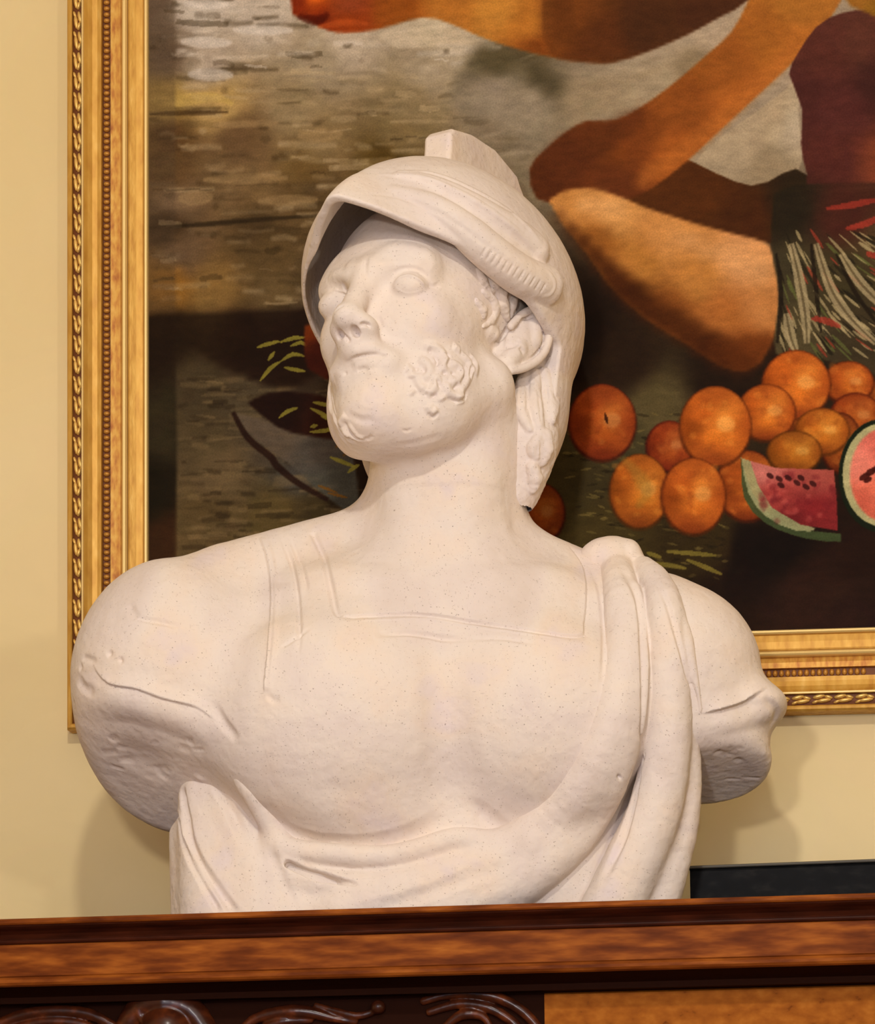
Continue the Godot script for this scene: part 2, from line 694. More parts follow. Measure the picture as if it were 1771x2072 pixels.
func build_bust() -> void:
	set_head()
	var torso := torso_field()
	var head := head_field()
	var bare := joined(torso, head)
	var helm := helmet_field()
	var root := thing("plaster_bust", "white plaster bust of a bearded warrior in a helmet standing on the wooden cabinet", "bust", Transform3D(Basis(), world(Vector3(880, 1880, 0))))
	var base := root.position
	# the ear
	var ear: Array[Prim] = []
	var disc: Array[Prim] = [flat(hp(79, 9, -30), hr * 0.9 + hf * 0.36 - hu * 0.05, 1, 0)]
	ear.append(cap(hp(66, 16, -30), hp(66, -14, -20), 26, 22, 16))
	var en := (hr * 0.9 + hf * 0.36 - hu * 0.05).normalized()
	var ec := hit(disc, 1064, 688)
	var ev := (hit(disc, 1088, 642) - ec).normalized()
	ear.append(ell(ec - en * 4.0, Vector3(43, 66, 17), 6, 0, Basis(ev.cross(en), ev, en)))
	roll(ear, disc, "1062,668 1046,724", 30, 22, -0.75, 12)
	roll(ear, disc, "1030,662 1042,648 1060,634 1082,629 1101,646 1106,680 1098,712 1080,733 1055,747 1030,752", 8, 8, 1.3, 4, 9)
	roll(ear, disc, "1078,658 1077,690", 23, 21, -0.1, 4)
	roll(ear, disc, "1046,706 1028,734", 20, 18, 0.0, 8)
	roll(ear, disc, "990,668 1000,674", 17, 13, -0.4, 12)
	var canal: Array[Prim] = []
	roll(canal, joined(head, ear), "1004,691 1014,684 1026,668", 4, 7, -0.2, 3)
	for q in canal:
		q.op = 1
		ear.append(q)
	var all := joined(bare, ear)
	var c1 := Clay.new()
	nets(bare, Vector3(120, 1000, -120), Vector3(1640, 1895, 340), 5.0 * QK, c1)
	var c0 := Clay.new()
	nets(bare, Vector3(120, 1000, -320), Vector3(1640, 1895, -113), 11.0, c0)
	var c2 := Clay.new()
	nets(all, Vector3(560, 380, -320), Vector3(1160, 1004, 360), 3.6 * QK, c2)
	c1 = refine(c1)
	c2 = refine(c2)
	var st := Strokes.new()
	body_strokes(st, all)
	beard_strokes(st, all)
	work(c1, st)
	work(c2, st)
	obj("body", clay_mesh([c0, c1, c2], base), mat_plaster, root)
	# helmet
	var c3 := Clay.new()
	helmet_bands(helm)
	nets(helm, Vector3(520, 200, -420), Vector3(1240, 1020, 400), 3.6 * QK, c3)
	c3 = refine(c3)
	var sh := Strokes.new()
	helmet_strokes(sh, helm)
	work(c3, sh)
	obj("helmet", clay_mesh([c3], base), mat_plaster, root)
	# hair: locks on the nape, curls at the temple, curls of the beard
	var nape: Array[Prim] = []
	nape.append(hell(66, -56, -66, 26, 46, 26))
	nape.append(hell(55, -88, -68, 24, 34, 24, 8))
	nape.append(hell(70, -8, -70, 15, 48, 18, 6))
	var under := joined(all, nape)
	var temple: Array[Prim] = []
	for l in ["968,548 976,566 988,580", "985,548 996,566 1001,582 992,590", "978,590 996,606 1003,630 994,650 978,660", "1000,575 1012,596 1010,618", "965,610 976,626 978,642"]:
		roll(temple, all, l, 7, 5, -0.3, 6, 12)
	roll(temple, all, "1024,574 1014,604 1022,636 1030,650", 7, 4, -0.1, 4, 16)
	roll(temple, all, "1044,592 1036,616 1034,640", 7, 5, -0.2, 4, 12)
	for l in ["1100,756 1108,790 1112,830", "1064,762 1052,800 1058,840 1072,868", "1082,758 1080,810 1088,850 1092,878", "1112,750 1118,800 1116,850", "1092,884 1082,905 1086,930", "1104,880 1104,910 1096,936", "1076,946 1082,968 1078,990"  , "1112,730 1118,752"]:
		roll(nape, under, l, 13, 9, 0.1, 6, 17)
	for h in [["nape_hair", nape, 3.0], ["temple_curls", temple, 2.4]]:
		var c4 := Clay.new()
		nets(h[1], Vector3(620, 520, -330), Vector3(1160, 1020, 360), h[2] * QK, c4)
		var sk := Strokes.new()
		if h[0] == "nape_hair": hair_strokes(sk, joined(under, nape))
		work(c4, sk, 1.6, 16.0)
		obj(h[0], clay_mesh([c4], base), mat_plaster, root)
	# the cloak
	var cloth: Array[Prim] = []
	drape(cloth, torso)
	var c5 := Clay.new()
	nets(cloth, Vector3(300, 1060, -130), Vector3(1480, 1895, 420), 5.2 * QK, c5)
	c5 = refine(c5)
	var sd := Strokes.new()
	drape_strokes(sd, joined(torso, cloth))
	work(c5, sd, 1.5, 60.0)
	obj("drapery", clay_mesh([c5], base), mat_plaster, root)

func helmet_bands(helm: Array[Prim]) -> void:
	var b: Array[Prim] = []
	roll(b, helm, "800,386 870,411 940,460 1000,511 1060,556 1108,577", 20, 41, -1.0, 5, 36, -0.38)
	roll(b, helm, "810,356 870,368 960,412 1060,476 1088,503", 20, 36, -1.0, 5, 0, -0.62)
	for q in b: helm.append(q)

func helmet_strokes(st: Strokes, on: Array[Prim]) -> void:
	stroke(st, on, "770,352 860,360 960,405 1040,462 1090,512", 9, 3.0)
	stroke(st, on, "790,345 880,352 980,395 1060,450 1105,505", 9, 2.5)
	stroke(st, on, "720,392 800,398 890,432 990,500 1050,545", 8, -1.5)
	for i in 12:
		var x := 985.0 + i * 11.0
		var y := 500.0 + i * 6.6
		stroke(st, on, "%f,%f %f,%f" % [x, y, x - 13, y + 22], 4.5, -1.8)
	stroke(st, on, "1088,540 1112,552 1124,575 1112,598 1085,600", 7, 1.5)

func body_strokes(st: Strokes, on: Array[Prim]) -> void:
	# chest
	stroke(st, on, "545,1640 575,1680 610,1700 680,1712 760,1712 840,1690 900,1655 930,1632", 32, -12)
	stroke(st, on, "930,1632 965,1640 1000,1668 1040,1690 1085,1655", 28, -9)
	stroke(st, on, "590,1640 700,1664 820,1644 890,1604", 85, 14)
	stroke(st, on, "928,1640 918,1540 902,1450 896,1370", 70, -9)
	stroke(st, on, "430,1425 452,1462 482,1500", 16, -6)
	stroke(st, on, "880,1165 872,1185", 46, -7)
	stroke(st, on, "560,1150 700,1160 830,1185", 50, 5)
	stroke(st, on, "1180,1160 1050,1160 930,1185", 50, 5)
	# broken arm in the left of the picture
	stroke(st, on, "445,1462 400,1430 330,1410 280,1392 225,1382 200,1362 190,1345", 36, 8, 1)
	stroke(st, on, "262,1222 268,1238 276,1252", 14, -5)
	stroke(st, on, "272,1250 320,1258 364,1268", 9, -5)
	stroke(st, on, "218,1318 226,1328", 10, -6)
	stroke(st, on, "238,1338 250,1334", 9, -6)
	stroke(st, on, "166,1330 180,1334 196,1338", 10, -4)
	stroke(st, on, "160,1345 166,1356", 10, -4)
	stroke(st, on, "166,1415 250,1418 330,1438 405,1468 436,1512", 52, 13)
	stroke(st, on, "240,1520 300,1540 350,1570", 60, -6)
	stroke(st, on, "158,1372 172,1392 196,1402", 16, -5)
	# broken arm in the right
	stroke(st, on, "1549,1392 1500,1420 1425,1442", 38, 13, 1)
	stroke(st, on, "1545,1408 1570,1440 1560,1470", 14, -5)
	stroke(st, on, "1440,1468 1510,1452 1570,1446", 30, 8)
	# rough broken faces
	var rng := RandomNumberGenerator.new()
	rng.seed = 4
	for i in 46:
		var left := i < 30
		var x := rng.randf_range(200, 410) if left else rng.randf_range(1445, 1560)
		var y := rng.randf_range(1490, 1570) + (x - 300) * 0.12 if left else rng.randf_range(1512, 1580)
		stroke(st, on, "%f,%f %f,%f" % [x, y, x + rng.randf_range(8, 34), y + rng.randf_range(-8, 14)], rng.randf_range(7, 16), rng.randf_range(-2.6, 1.2))
	# straps and neckline of the tunic
	stroke(st, on, "535,1400 545,1300 550,1200 541,1130 527,1088", 26, 7, 1, 0.05)
	stroke(st, on, "545,1405 556,1300 560,1200 551,1130 538,1086", 7, 3.5)
	stroke(st, on, "566,1080 590,1140 601,1200 606,1280 602,1330", 8, -6)
	stroke(st, on, "588,1090 612,1150 622,1200", 8, -4)
	stroke(st, on, "632,1076 656,1130 670,1190 680,1235 692,1247", 10, -7, 0, 0.05)
	stroke(st, on, "692,1247 760,1243 850,1242 950,1256 1050,1270 1170,1286 1184,1262 1189,1190 1180,1140 1155,1108", 22, -6.5, 1, 0.04)
	stroke(st, on, "700,1256 850,1251 950,1265 1050,1279 1160,1294", 6, 2.6)
	stroke(st, on, "765,1284 830,1281 900,1292 945,1294", 10, -7)
	stroke(st, on, "945,1293 1020,1292 1080,1302", 8, -3)
	stroke(st, on, "1218,1390 1224,1300 1216,1200 1192,1138", 10, -5)
	stroke(st, on, "570,1310 600,1290 625,1272", 7, -3)
	stroke(st, on, "540,1405 555,1418 565,1412", 10, -4)
	# neck
	stroke(st, on, "1000,900 965,1000 915,1110", 70, 7)
	stroke(st, on, "1040,960 1040,1040 1060,1090", 50, -5)
	stroke(st, on, "790,960 810,1040 850,1130", 60, 5)
	# face
	stroke(st, on, "862,582 848,567 830,559 812,562 796,576", 13, 4.2, 1, 0.2)
	stroke(st, on, "798,580 820,593 846,590 862,582", 9, 0.9, 1, 0.2)
	stroke(st, on, "790,556 815,545 840,545 858,556 870,568", 9, -4)
	stroke(st, on, "866,577 880,580 891,573", 8, -3)
	stroke(st, on, "742,518 738,545 742,565", 9, -3)
	stroke(st, on, "758,512 800,502 850,512 884,536", 26, 6)
	stroke(st, on, "664,560 684,556 704,566", 18, 4)
	stroke(st, on, "709,594 692,590 674,588", 12, 4.0, 1, 0.15)
	stroke(st, on, "694,570 698,584 709,594", 6, -4)
	stroke(st, on, "676,630 688,620 696,619", 5, -3)
	stroke(st, on, "728,659 740,655 752,662", 6, -9)
	stroke(st, on, "691,675 701,684 708,692", 6, -5)
	stroke(st, on, "762,640 770,655 766,668", 9, -2.5)
	stroke(st, on, "703,735 720,723 745,718 774,718", 6, -3.5)
	stroke(st, on, "776,716 779,724", 12, -5)
	stroke(st, on, "712,744 735,736 768,732", 12, 3)
	stroke(st, on, "708,722 735,707 778,704", 15, 4)
	stroke(st, on, "1046,664 1057,647 1078,641", 5, -6)
	stroke(st, on, "1096,655 1099,685 1089,712 1068,731", 5, -6)
	stroke(st, on, "1022,702 1040,697 1050,684", 11, -5)
	stroke(st, on, "1052,700 1062,716", 9, -4)
	stroke(st, on, "722,752 732,747 746,747", 7, -2.5)
	stroke(st, on, "694,757 704,754", 6, -3)
	stroke(st, on, "700,835 730,850 760,848", 12, -3)
	stroke(st, on, "735,885 745,888 755,880", 7, -3)
	stroke(st, on, "814,868 824,873 834,867", 5, -2)
	stroke(st, on, "785,900 830,898 900,880", 12, -1.6)
	stroke(st, on, "1003,690 1014,684 1026,670", 7, -6)

func beard_strokes(st: Strokes, on: Array[Prim]) -> void:
	# curls of the beard: a raised lock, and the dark line under its edge
	for l in ["856,700 880,702 898,718 900,738 888,748", "846,726 862,734 870,750 862,764 850,762", "906,734 926,740 934,756 922,772 908,766", "884,756 882,776 870,794 858,788", "932,716 948,732 950,754 940,778 928,786", "904,772 908,792 924,800 938,788", "842,756 848,776 862,790", "866,818 874,834 886,826", "820,742 832,752 832,768", "892,800 898,812", "950,720 962,738 958,760", "915,700 932,710", "830,790 838,800", "700,838 690,860 708,884", "920,808 940,806"]:
		stroke(st, on, l, 13, 7, 0, 0.15)
	for l in ["878,720 886,730 882,742", "893,753 905,757", "858,744 860,756", "914,752 920,760", "870,800 878,802 884,796", "884,766 890,786", "905,804 922,812 938,806 944,796", "940,740 938,764 930,778", "912,728 902,744", "858,796 866,800", "866,834 876,844 888,832", "846,742 838,752", "952,742 948,768", "900,716 912,722", "872,704 868,716", "926,776 918,790"]:
		stroke(st, on, l, 6, -6, 0, 0.2)
	for l in ["676,846 690,876 716,900", "668,815 680,862 704,904", "690,850 708,880 736,894", "704,856 724,882 742,886", "664,780 672,830 690,872"]:
		stroke(st, on, l, 8, 3.5, 0, 0.2)
	for l in ["683,848 698,876 722,898", "674,830 688,868 710,902", "698,854 716,882 736,890", "672,800 680,840"]:
		stroke(st, on, l, 4.5, -3.5, 0, 0.2)

func hair_strokes(st: Strokes, on: Array[Prim]) -> void:
	for l in ["1058,775 1052,830", "1070,770 1066,840", "1090,790 1096,860", "1104,760 1110,840", "1112,660 1112,720", "1088,900 1086,925", "1096,890 1094,930", "1080,950 1078,985", "984,600 994,622 990,645", "1020,590 1018,625"]:
		stroke(st, on, l, 5, -2.2)

func roll3(f: Array[Prim], p: Array, r0: float, r1: float, k: float) -> void:
	var c := Chain.new()
	c.k = k
	var lo := Vector3.ONE * 1e6
	var hi := -lo
	var pts := PackedVector3Array()
	for i in p.size() - 1:
		for j in 3:
			pts.append((p[i] as Vector3).cubic_interpolate(p[i + 1], p[maxi(i - 1, 0)], p[mini(i + 2, p.size() - 1)], j / 3.0))
	pts.append(p[p.size() - 1])
	for i in pts.size():
		var q := at(pts[i].x, pts[i].y, pts[i].z)
		var r := lerpf(r0, r1, float(i) / (pts.size() - 1))
		if i > 0: c.caps.append(cap(at(pts[i - 1].x, pts[i - 1].y, pts[i - 1].z), q, lerpf(r0, r1, float(i - 1) / (pts.size() - 1)), r, k))
		lo = lo.min(q - Vector3.ONE * r)
		hi = hi.max(q + Vector3.ONE * r)
	c.mid = (lo + hi) * 0.5
	c.far = (hi - lo).length() * 0.5
	f.append(c)

func drape(f: Array[Prim], on: Array[Prim]) -> void:
	# over the shoulder in the right of the picture, down and across
	roll(f, on, "1245,1120 1262,1250 1262,1380 1222,1520 1150,1635 1030,1735 860,1805 700,1850", 34, 70, -0.3, 20, 52)
	roll(f, on, "1278,1200 1284,1330 1276,1440 1240,1560 1170,1680 1050,1780 900,1845", 18, 60, -0.1, 24, 42)
	roll3(f, [Vector3(1268, 1150, -70), Vector3(1302, 1156, 0), Vector3(1330, 1188, 66), Vector3(1348, 1250, 128), Vector3(1354, 1400, 142), Vector3(1347, 1530, 135), Vector3(1322, 1650, 128), Vector3(1274, 1760, 128), Vector3(1214, 1895, 130)], 24, 64, 7)
	roll3(f, [Vector3(1374, 1330, 130), Vector3(1386, 1440, 105), Vector3(1388, 1550, 84), Vector3(1376, 1660, 76), Vector3(1342, 1770, 76), Vector3(1300, 1895, 76)], 14, 56, 24)
	roll(f, on, "1342,1160 1374,1240 1396,1330 1418,1440", 5, 4, -0.2, 6, 15)
	f.append(ell(at(1236, 1132, -40), Vector3(66, 46, 55), 14))
	f.append(ell(at(1275, 1126, -30), Vector3(24, 32, 40), 8))
	# across below the chest
	roll(f, on, "560,1716 680,1730 800,1732 920,1700 1010,1704 1090,1672", 22, 26, -0.1, 16)
	roll(f, on, "590,1775 700,1800 820,1795 950,1765 1080,1710", 36, 44, -0.2, 14)
	roll(f, on, "600,1850 760,1850 900,1830 1050,1780", 46, 50, -0.1, 14)
	# below the arm in the left
	f.append(cap(at(420, 1618, 0), at(472, 1900, 52), 60, 112, 20))
	f.append(cap(at(372, 1690, -36), at(400, 1900, 0), 30, 54, 34))
	f.append(cap(at(462, 1600, 50), at(560, 1900, 110), 32, 76, 40))
	roll(f, on, "484,1584 512,1622 545,1668 578,1735 618,1830", 22, 26, -1.05, 20, 24, -0.25)
	var slit: Array[Prim] = []
	roll(slit, f, "582,1747 640,1769 718,1789", 8, 3, -0.4, 3, 13)
	roll(slit, f, "584,1750 640,1772 706,1788", 10, 3, -1.6, 3, 13)
	roll(slit, f, "586,1752 640,1774 690,1786", 10, 4, -3.2, 3, 12)
	for q in slit:
		q.op = 1
		f.append(q)
	f.append(flat(Vector3(880, 1880, 0), Vector3(0, 1, 0), 4))

func drape_strokes(st: Strokes, on: Array[Prim]) -> void:
	stroke(st, on, "1250,1568 1258,1578", 6, -9)
	stroke(st, on, "1182,1625 1186,1628", 5, -6)
	stroke(st, on, "1262,1150 1296,1220 1304,1320 1304,1440 1292,1560 1264,1680 1222,1780", 15, -12, 0, 0.12)
	stroke(st, on, "1318,1165 1348,1215 1374,1300 1396,1380 1420,1450", 9, -6)
	stroke(st, on, "408,1562 440,1600 470,1640 492,1695", 20, -12)
	stroke(st, on, "352,1600 360,1650 378,1725 446,1848", 11, -9, 0, 0.1)
	stroke(st, on, "366,1590 376,1650 398,1735 478,1850", 15, -10, 0, 0.1)
	stroke(st, on, "356,1620 372,1690 400,1760 455,1845", 12, 4)
	stroke(st, on, "540,1700 575,1790 600,1850", 16, -4)
	stroke(st, on, "740,1845 870,1806 990,1755", 22, -6)

# ------------------------------------------------------------------ plain shapes
class Shape:
	var v := PackedVector3Array()
	var n := PackedVector3Array()
	var uv := PackedVector2Array()
	var idx := PackedInt32Array()
	func mesh() -> ArrayMesh:
		var arr := []
		arr.resize(Mesh.ARRAY_MAX)
		arr[Mesh.ARRAY_VERTEX] = v
		arr[Mesh.ARRAY_NORMAL] = n
		arr[Mesh.ARRAY_TEX_UV] = uv
		arr[Mesh.ARRAY_INDEX] = idx
		var m := ArrayMesh.new()
		m.add_surface_from_arrays(Mesh.PRIMITIVE_TRIANGLES, arr)
		return m
	func quad(a: Vector3, b: Vector3, c: Vector3, d: Vector3, ua := Vector2(0, 1), ub := Vector2(1, 1), uc := Vector2(1, 0), ud := Vector2(0, 0)) -> void:   # a b c d counter-clockwise seen from outside
		var nn := (b - a).cross(d - a)
		if nn.length_squared() < 1e-14: nn = (c - b).cross(d - b)
		nn = nn.normalized()
		var k := v.size()
		v.append_array(PackedVector3Array([a, b, c, d]))
		n.append_array(PackedVector3Array([nn, nn, nn, nn]))
		uv.append_array(PackedVector2Array([ua, ub, uc, ud]))
		idx.append_array(PackedInt32Array([k, k + 2, k + 1, k, k + 3, k + 2]))
	func box(lo: Vector3, hi: Vector3, e := 0.0) -> void:      # edges cut off by e
		if e <= 0.0:
			quad(Vector3(lo.x, lo.y, hi.z), Vector3(hi.x, lo.y, hi.z), hi, Vector3(lo.x, hi.y, hi.z))
			quad(Vector3(hi.x, lo.y, lo.z), lo, Vector3(lo.x, hi.y, lo.z), Vector3(hi.x, hi.y, lo.z))
			quad(lo, Vector3(lo.x, lo.y, hi.z), Vector3(lo.x, hi.y, hi.z), Vector3(lo.x, hi.y, lo.z))
			quad(Vector3(hi.x, lo.y, hi.z), Vector3(hi.x, lo.y, lo.z), Vector3(hi.x, hi.y, lo.z), hi)
			quad(Vector3(lo.x, hi.y, hi.z), hi, Vector3(hi.x, hi.y, lo.z), Vector3(lo.x, hi.y, lo.z))
			quad(lo, Vector3(hi.x, lo.y, lo.z), Vector3(hi.x, lo.y, hi.z), Vector3(lo.x, lo.y, hi.z))
			return
		var prof := PackedVector2Array([Vector2(lo.y, lo.z + e), Vector2(lo.y, hi.z - e), Vector2(lo.y + e, hi.z), Vector2(hi.y - e, hi.z), Vector2(hi.y, hi.z - e), Vector2(hi.y, lo.z + e), Vector2(hi.y - e, lo.z), Vector2(lo.y + e, lo.z)])
		for i in 8:
			var p := prof[i]
			var q := prof[(i + 1) % 8]
			quad(Vector3(lo.x, p.x, p.y), Vector3(hi.x, p.x, p.y), Vector3(hi.x, q.x, q.y), Vector3(lo.x, q.x, q.y))
		for i in range(1, 7):
			quad(Vector3(hi.x, prof[0].x, prof[0].y), Vector3(hi.x, prof[i + 1].x, prof[i + 1].y), Vector3(hi.x, prof[i].x, prof[i].y), Vector3(hi.x, prof[i].x, prof[i].y))
			quad(Vector3(lo.x, prof[0].x, prof[0].y), Vector3(lo.x, prof[i].x, prof[i].y), Vector3(lo.x, prof[i + 1].x, prof[i + 1].y), Vector3(lo.x, prof[i + 1].x, prof[i + 1].y))
	# a moulding: the profile (x outwards, y forwards) drawn from corner a to corner b, mitred along da and db
	func moulding(prof: PackedVector2Array, a: Vector3, b: Vector3, da: Vector3, db: Vector3) -> void:
		for i in prof.size() - 1:
			var p := prof[i]
			var q := prof[i + 1]
			quad(a + da * p.x + Vector3(0, 0, p.y), b + db * p.x + Vector3(0, 0, p.y), b + db * q.x + Vector3(0, 0, q.y), a + da * q.x + Vector3(0, 0, q.y))
	func ball(c: Vector3, r: Vector3, turn := Basis(), rings := 6, sides := 10) -> void:
		var k := v.size()
		for i in rings + 1:
			var t := PI * i / rings
			for j in sides + 1:
				var f := TAU * j / sides
				var d := Vector3(sin(t) * cos(f), cos(t), sin(t) * sin(f))
				v.append(c + turn * (d * r))
				n.append((turn * (d / r)).normalized())
				uv.append(Vector2(float(j) / sides, float(i) / rings))
		for i in rings:
			for j in sides:
				var p := k + i * (sides + 1) + j
				idx.append_array(PackedInt32Array([p, p + sides + 2, p + 1, p, p + sides + 1, p + sides + 2]))

func lathe(prof: PackedVector2Array, sides := 24) -> ArrayMesh:   # (radius, height), from the bottom up
	var st := SurfaceTool.new()
	st.begin(Mesh.PRIMITIVE_TRIANGLES)
	st.set_smooth_group(0)
	for i in prof.size() - 1:
		for j in sides:
			var a := TAU * j / sides
			var b := TAU * (j + 1) / sides
			var p := [Vector3(cos(a) * prof[i].x, prof[i].y, sin(a) * prof[i].x), Vector3(cos(b) * prof[i].x, prof[i].y, sin(b) * prof[i].x), Vector3(cos(b) * prof[i + 1].x, prof[i + 1].y, sin(b) * prof[i + 1].x), Vector3(cos(a) * prof[i + 1].x, prof[i + 1].y, sin(a) * prof[i + 1].x)]
			for w in [0, 1, 2, 0, 2, 3]:
				st.add_vertex(p[w])
	st.generate_normals()
	return st.commit()

# ------------------------------------------------------------------ materials
func noise_tex(ty: int, freq: float, ramp: Array, size := 512, oct := 4, nseed := 3, jitter := 1.0) -> NoiseTexture2D:
	var n := FastNoiseLite.new()
	n.noise_type = ty
	n.seed = nseed
	n.frequency = freq
	n.fractal_octaves = oct
	n.cellular_jitter = jitter
	var t := NoiseTexture2D.new()
	t.width = size
	t.height = size
	t.seamless = true
	t.noise = n
	if ramp.size():
		var g := Gradient.new()
		var offs := PackedFloat32Array()
		var cols := PackedColorArray()
		for r in ramp:
			offs.append(r[0])
			cols.append(r[1])
		g.offsets = offs
		g.colors = cols
		t.color_ramp = g
	return t

func rgb8(r: int, g: int, b: int) -> Color:
	return Color(r / 255.0, g / 255.0, b / 255.0)

func mat(c: Color, rough := 0.7, metal := 0.0) -> StandardMaterial3D:
	var m := StandardMaterial3D.new()
	m.albedo_color = c
	m.roughness = rough
	m.metallic = metal
	return m

func triplanar(m: StandardMaterial3D, t: Texture2D, scale: Vector3) -> void:
	m.albedo_texture = t
	m.uv1_triplanar = true
	m.uv1_scale = scale

func bumps(m: StandardMaterial3D, t: Texture2D, cm: float) -> void:
	m.heightmap_enabled = true
	m.heightmap_texture = t
	m.heightmap_scale = cm

func specks(size: int, count: int, nseed: int) -> ImageTexture:   # small pores and grains of dirt
	var rng := RandomNumberGenerator.new()
	rng.seed = nseed
	var im := Image.create_empty(size, size, false, Image.FORMAT_RGB8)
	im.fill(Color.WHITE)
	for i in count:
		var g := rng.randf_range(0.64, 0.95)
		var w := rng.randi_range(1, 2) if rng.randf() < 0.7 else rng.randi_range(2, 4)
		var x := rng.randi_range(0, size - 4)
		var y := rng.randi_range(0, size - 4)
		im.fill_rect(Rect2i(x, y, w, w), Color(g, g * 0.97, g * 0.95))
		if w > 1: im.fill_rect(Rect2i(x - 1, y, 1, 1), Color(g * 1.05, g, g))
	for i in count / 130:
		var g := rng.randf_range(0.3, 0.6)
		im.fill_rect(Rect2i(rng.randi_range(0, size - 4), rng.randi_range(0, size - 4), rng.randi_range(1, 3), rng.randi_range(1, 3)), Color(g, g * 0.95, g * 0.95))
	return ImageTexture.create_from_image(im)

var mat_plaster: StandardMaterial3D
var mat_wall: StandardMaterial3D
var mat_gold: StandardMaterial3D
var mat_gold_worn: StandardMaterial3D
var mat_gold_bright: StandardMaterial3D
var mat_gold_dark: StandardMaterial3D
var mat_leaf: StandardMaterial3D
var mat_wood: StandardMaterial3D
var mat_wood_dark: StandardMaterial3D
var mat_burl: StandardMaterial3D
var mat_ground_shaded: StandardMaterial3D
var mat_carved: StandardMaterial3D
var mat_board: StandardMaterial3D
func make_materials() -> void:
	mat_plaster = mat(Color.WHITE, 0.82)
	triplanar(mat_plaster, noise_tex(FastNoiseLite.TYPE_SIMPLEX_SMOOTH, 0.006, [[0.0, rgb8(216, 202, 192)], [0.3, rgb8(226, 214, 207)], [0.55, rgb8(232, 221, 210)], [0.78, rgb8(234, 218, 202)], [1.0, rgb8(224, 211, 212)]], 512, 4, 5), Vector3(2.6, 2.6, 2.6))
	mat_plaster.detail_enabled = true
	mat_plaster.detail_blend_mode = BaseMaterial3D.BLEND_MODE_MUL
	mat_plaster.detail_albedo = specks(2048, 11000, 8)
	mat_plaster.detail_uv_layer = BaseMaterial3D.DETAIL_UV_2
	mat_plaster.uv2_triplanar = true
	mat_plaster.uv2_scale = Vector3(1.9, 1.9, 1.9)
	bumps(mat_plaster, noise_tex(FastNoiseLite.TYPE_SIMPLEX_SMOOTH, 0.05, [], 512, 5, 9), 0.12)
	mat_wall = mat(Color.WHITE, 0.75)
	triplanar(mat_wall, noise_tex(FastNoiseLite.TYPE_SIMPLEX_SMOOTH, 0.004, [[0.0, rgb8(231, 208, 150)], [0.5, rgb8(236, 214, 159)], [1.0, rgb8(239, 219, 168)]], 512, 3, 21), Vector3(0.7, 0.7, 0.7))
	bumps(mat_wall, noise_tex(FastNoiseLite.TYPE_SIMPLEX_SMOOTH, 0.03, [], 512, 4, 33), 0.12)
	mat_gold = mat(Color.WHITE, 0.5, 0.35)
	triplanar(mat_gold, noise_tex(FastNoiseLite.TYPE_SIMPLEX_SMOOTH, 0.02, [[0.0, rgb8(186, 132, 50)], [0.45, rgb8(208, 158, 66)], [0.7, rgb8(216, 168, 76)], [1.0, rgb8(226, 184, 98)]], 512, 4, 40), Vector3(7, 2.2, 7))
	bumps(mat_gold, noise_tex(FastNoiseLite.TYPE_SIMPLEX_SMOOTH, 0.04, [], 512, 4, 41), 0.03)
	mat_gold_worn = mat(Color.WHITE, 0.5, 0.35)
	triplanar(mat_gold_worn, noise_tex(FastNoiseLite.TYPE_SIMPLEX_SMOOTH, 0.03, [[0.0, rgb8(150, 80, 30)], [0.35, rgb8(190, 128, 52)], [0.6, rgb8(210, 158, 68)], [1.0, rgb8(224, 180, 94)]], 512, 4, 42), Vector3(8, 3, 8))
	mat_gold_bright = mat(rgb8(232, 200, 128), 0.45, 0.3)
	mat_leaf = mat(rgb8(232, 190, 104), 0.38, 0.45)
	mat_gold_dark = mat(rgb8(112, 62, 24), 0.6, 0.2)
	var burl := noise_tex(FastNoiseLite.TYPE_SIMPLEX_SMOOTH, 0.012, [[0.0, rgb8(84, 38, 14)], [0.35, rgb8(112, 56, 20)], [0.6, rgb8(138, 74, 26)], [0.85, rgb8(164, 94, 34)], [1.0, rgb8(178, 106, 40)]], 1024, 5, 51)
	mat_wood = mat(Color.WHITE, 0.46)
	mat_wood.metallic_specular = 0.15
	triplanar(mat_wood, burl, Vector3(1.0, 5.5, 2.2))
	mat_burl = mat(Color.WHITE, 0.5)
	mat_burl.metallic_specular = 0.12
	triplanar(mat_burl, noise_tex(FastNoiseLite.TYPE_SIMPLEX_SMOOTH, 0.02, [[0.0, rgb8(96, 46, 14)], [0.2, rgb8(150, 84, 26)], [0.6, rgb8(168, 98, 32)], [1.0, rgb8(184, 114, 42)]], 1024, 6, 57), Vector3(2.2, 3.4, 2))
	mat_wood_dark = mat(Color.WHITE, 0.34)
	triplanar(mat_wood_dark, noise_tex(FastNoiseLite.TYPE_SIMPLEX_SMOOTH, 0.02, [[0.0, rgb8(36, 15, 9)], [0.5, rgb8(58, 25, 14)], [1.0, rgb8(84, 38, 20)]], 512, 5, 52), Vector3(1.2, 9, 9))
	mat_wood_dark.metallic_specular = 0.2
	mat_ground_shaded = mat(rgb8(40, 19, 11), 0.65)  # dark carved ground; shade under the cornice is put into this brown too
	mat_ground_shaded.metallic_specular = 0.1
	mat_carved = mat(Color.WHITE, 0.34)
	mat_carved.metallic_specular = 0.35
	triplanar(mat_carved, noise_tex(FastNoiseLite.TYPE_SIMPLEX_SMOOTH, 0.02, [[0.0, rgb8(38, 16, 10)], [0.55, rgb8(70, 31, 15)], [1.0, rgb8(128, 62, 24)]], 512, 5, 53), Vector3(4, 6, 4))
	mat_carved.clearcoat_enabled = true
	mat_carved.clearcoat = 0.2
	mat_carved.clearcoat_roughness = 0.2
	mat_board = mat(Color.WHITE, 0.65)
	mat_board.metallic_specular = 0.25
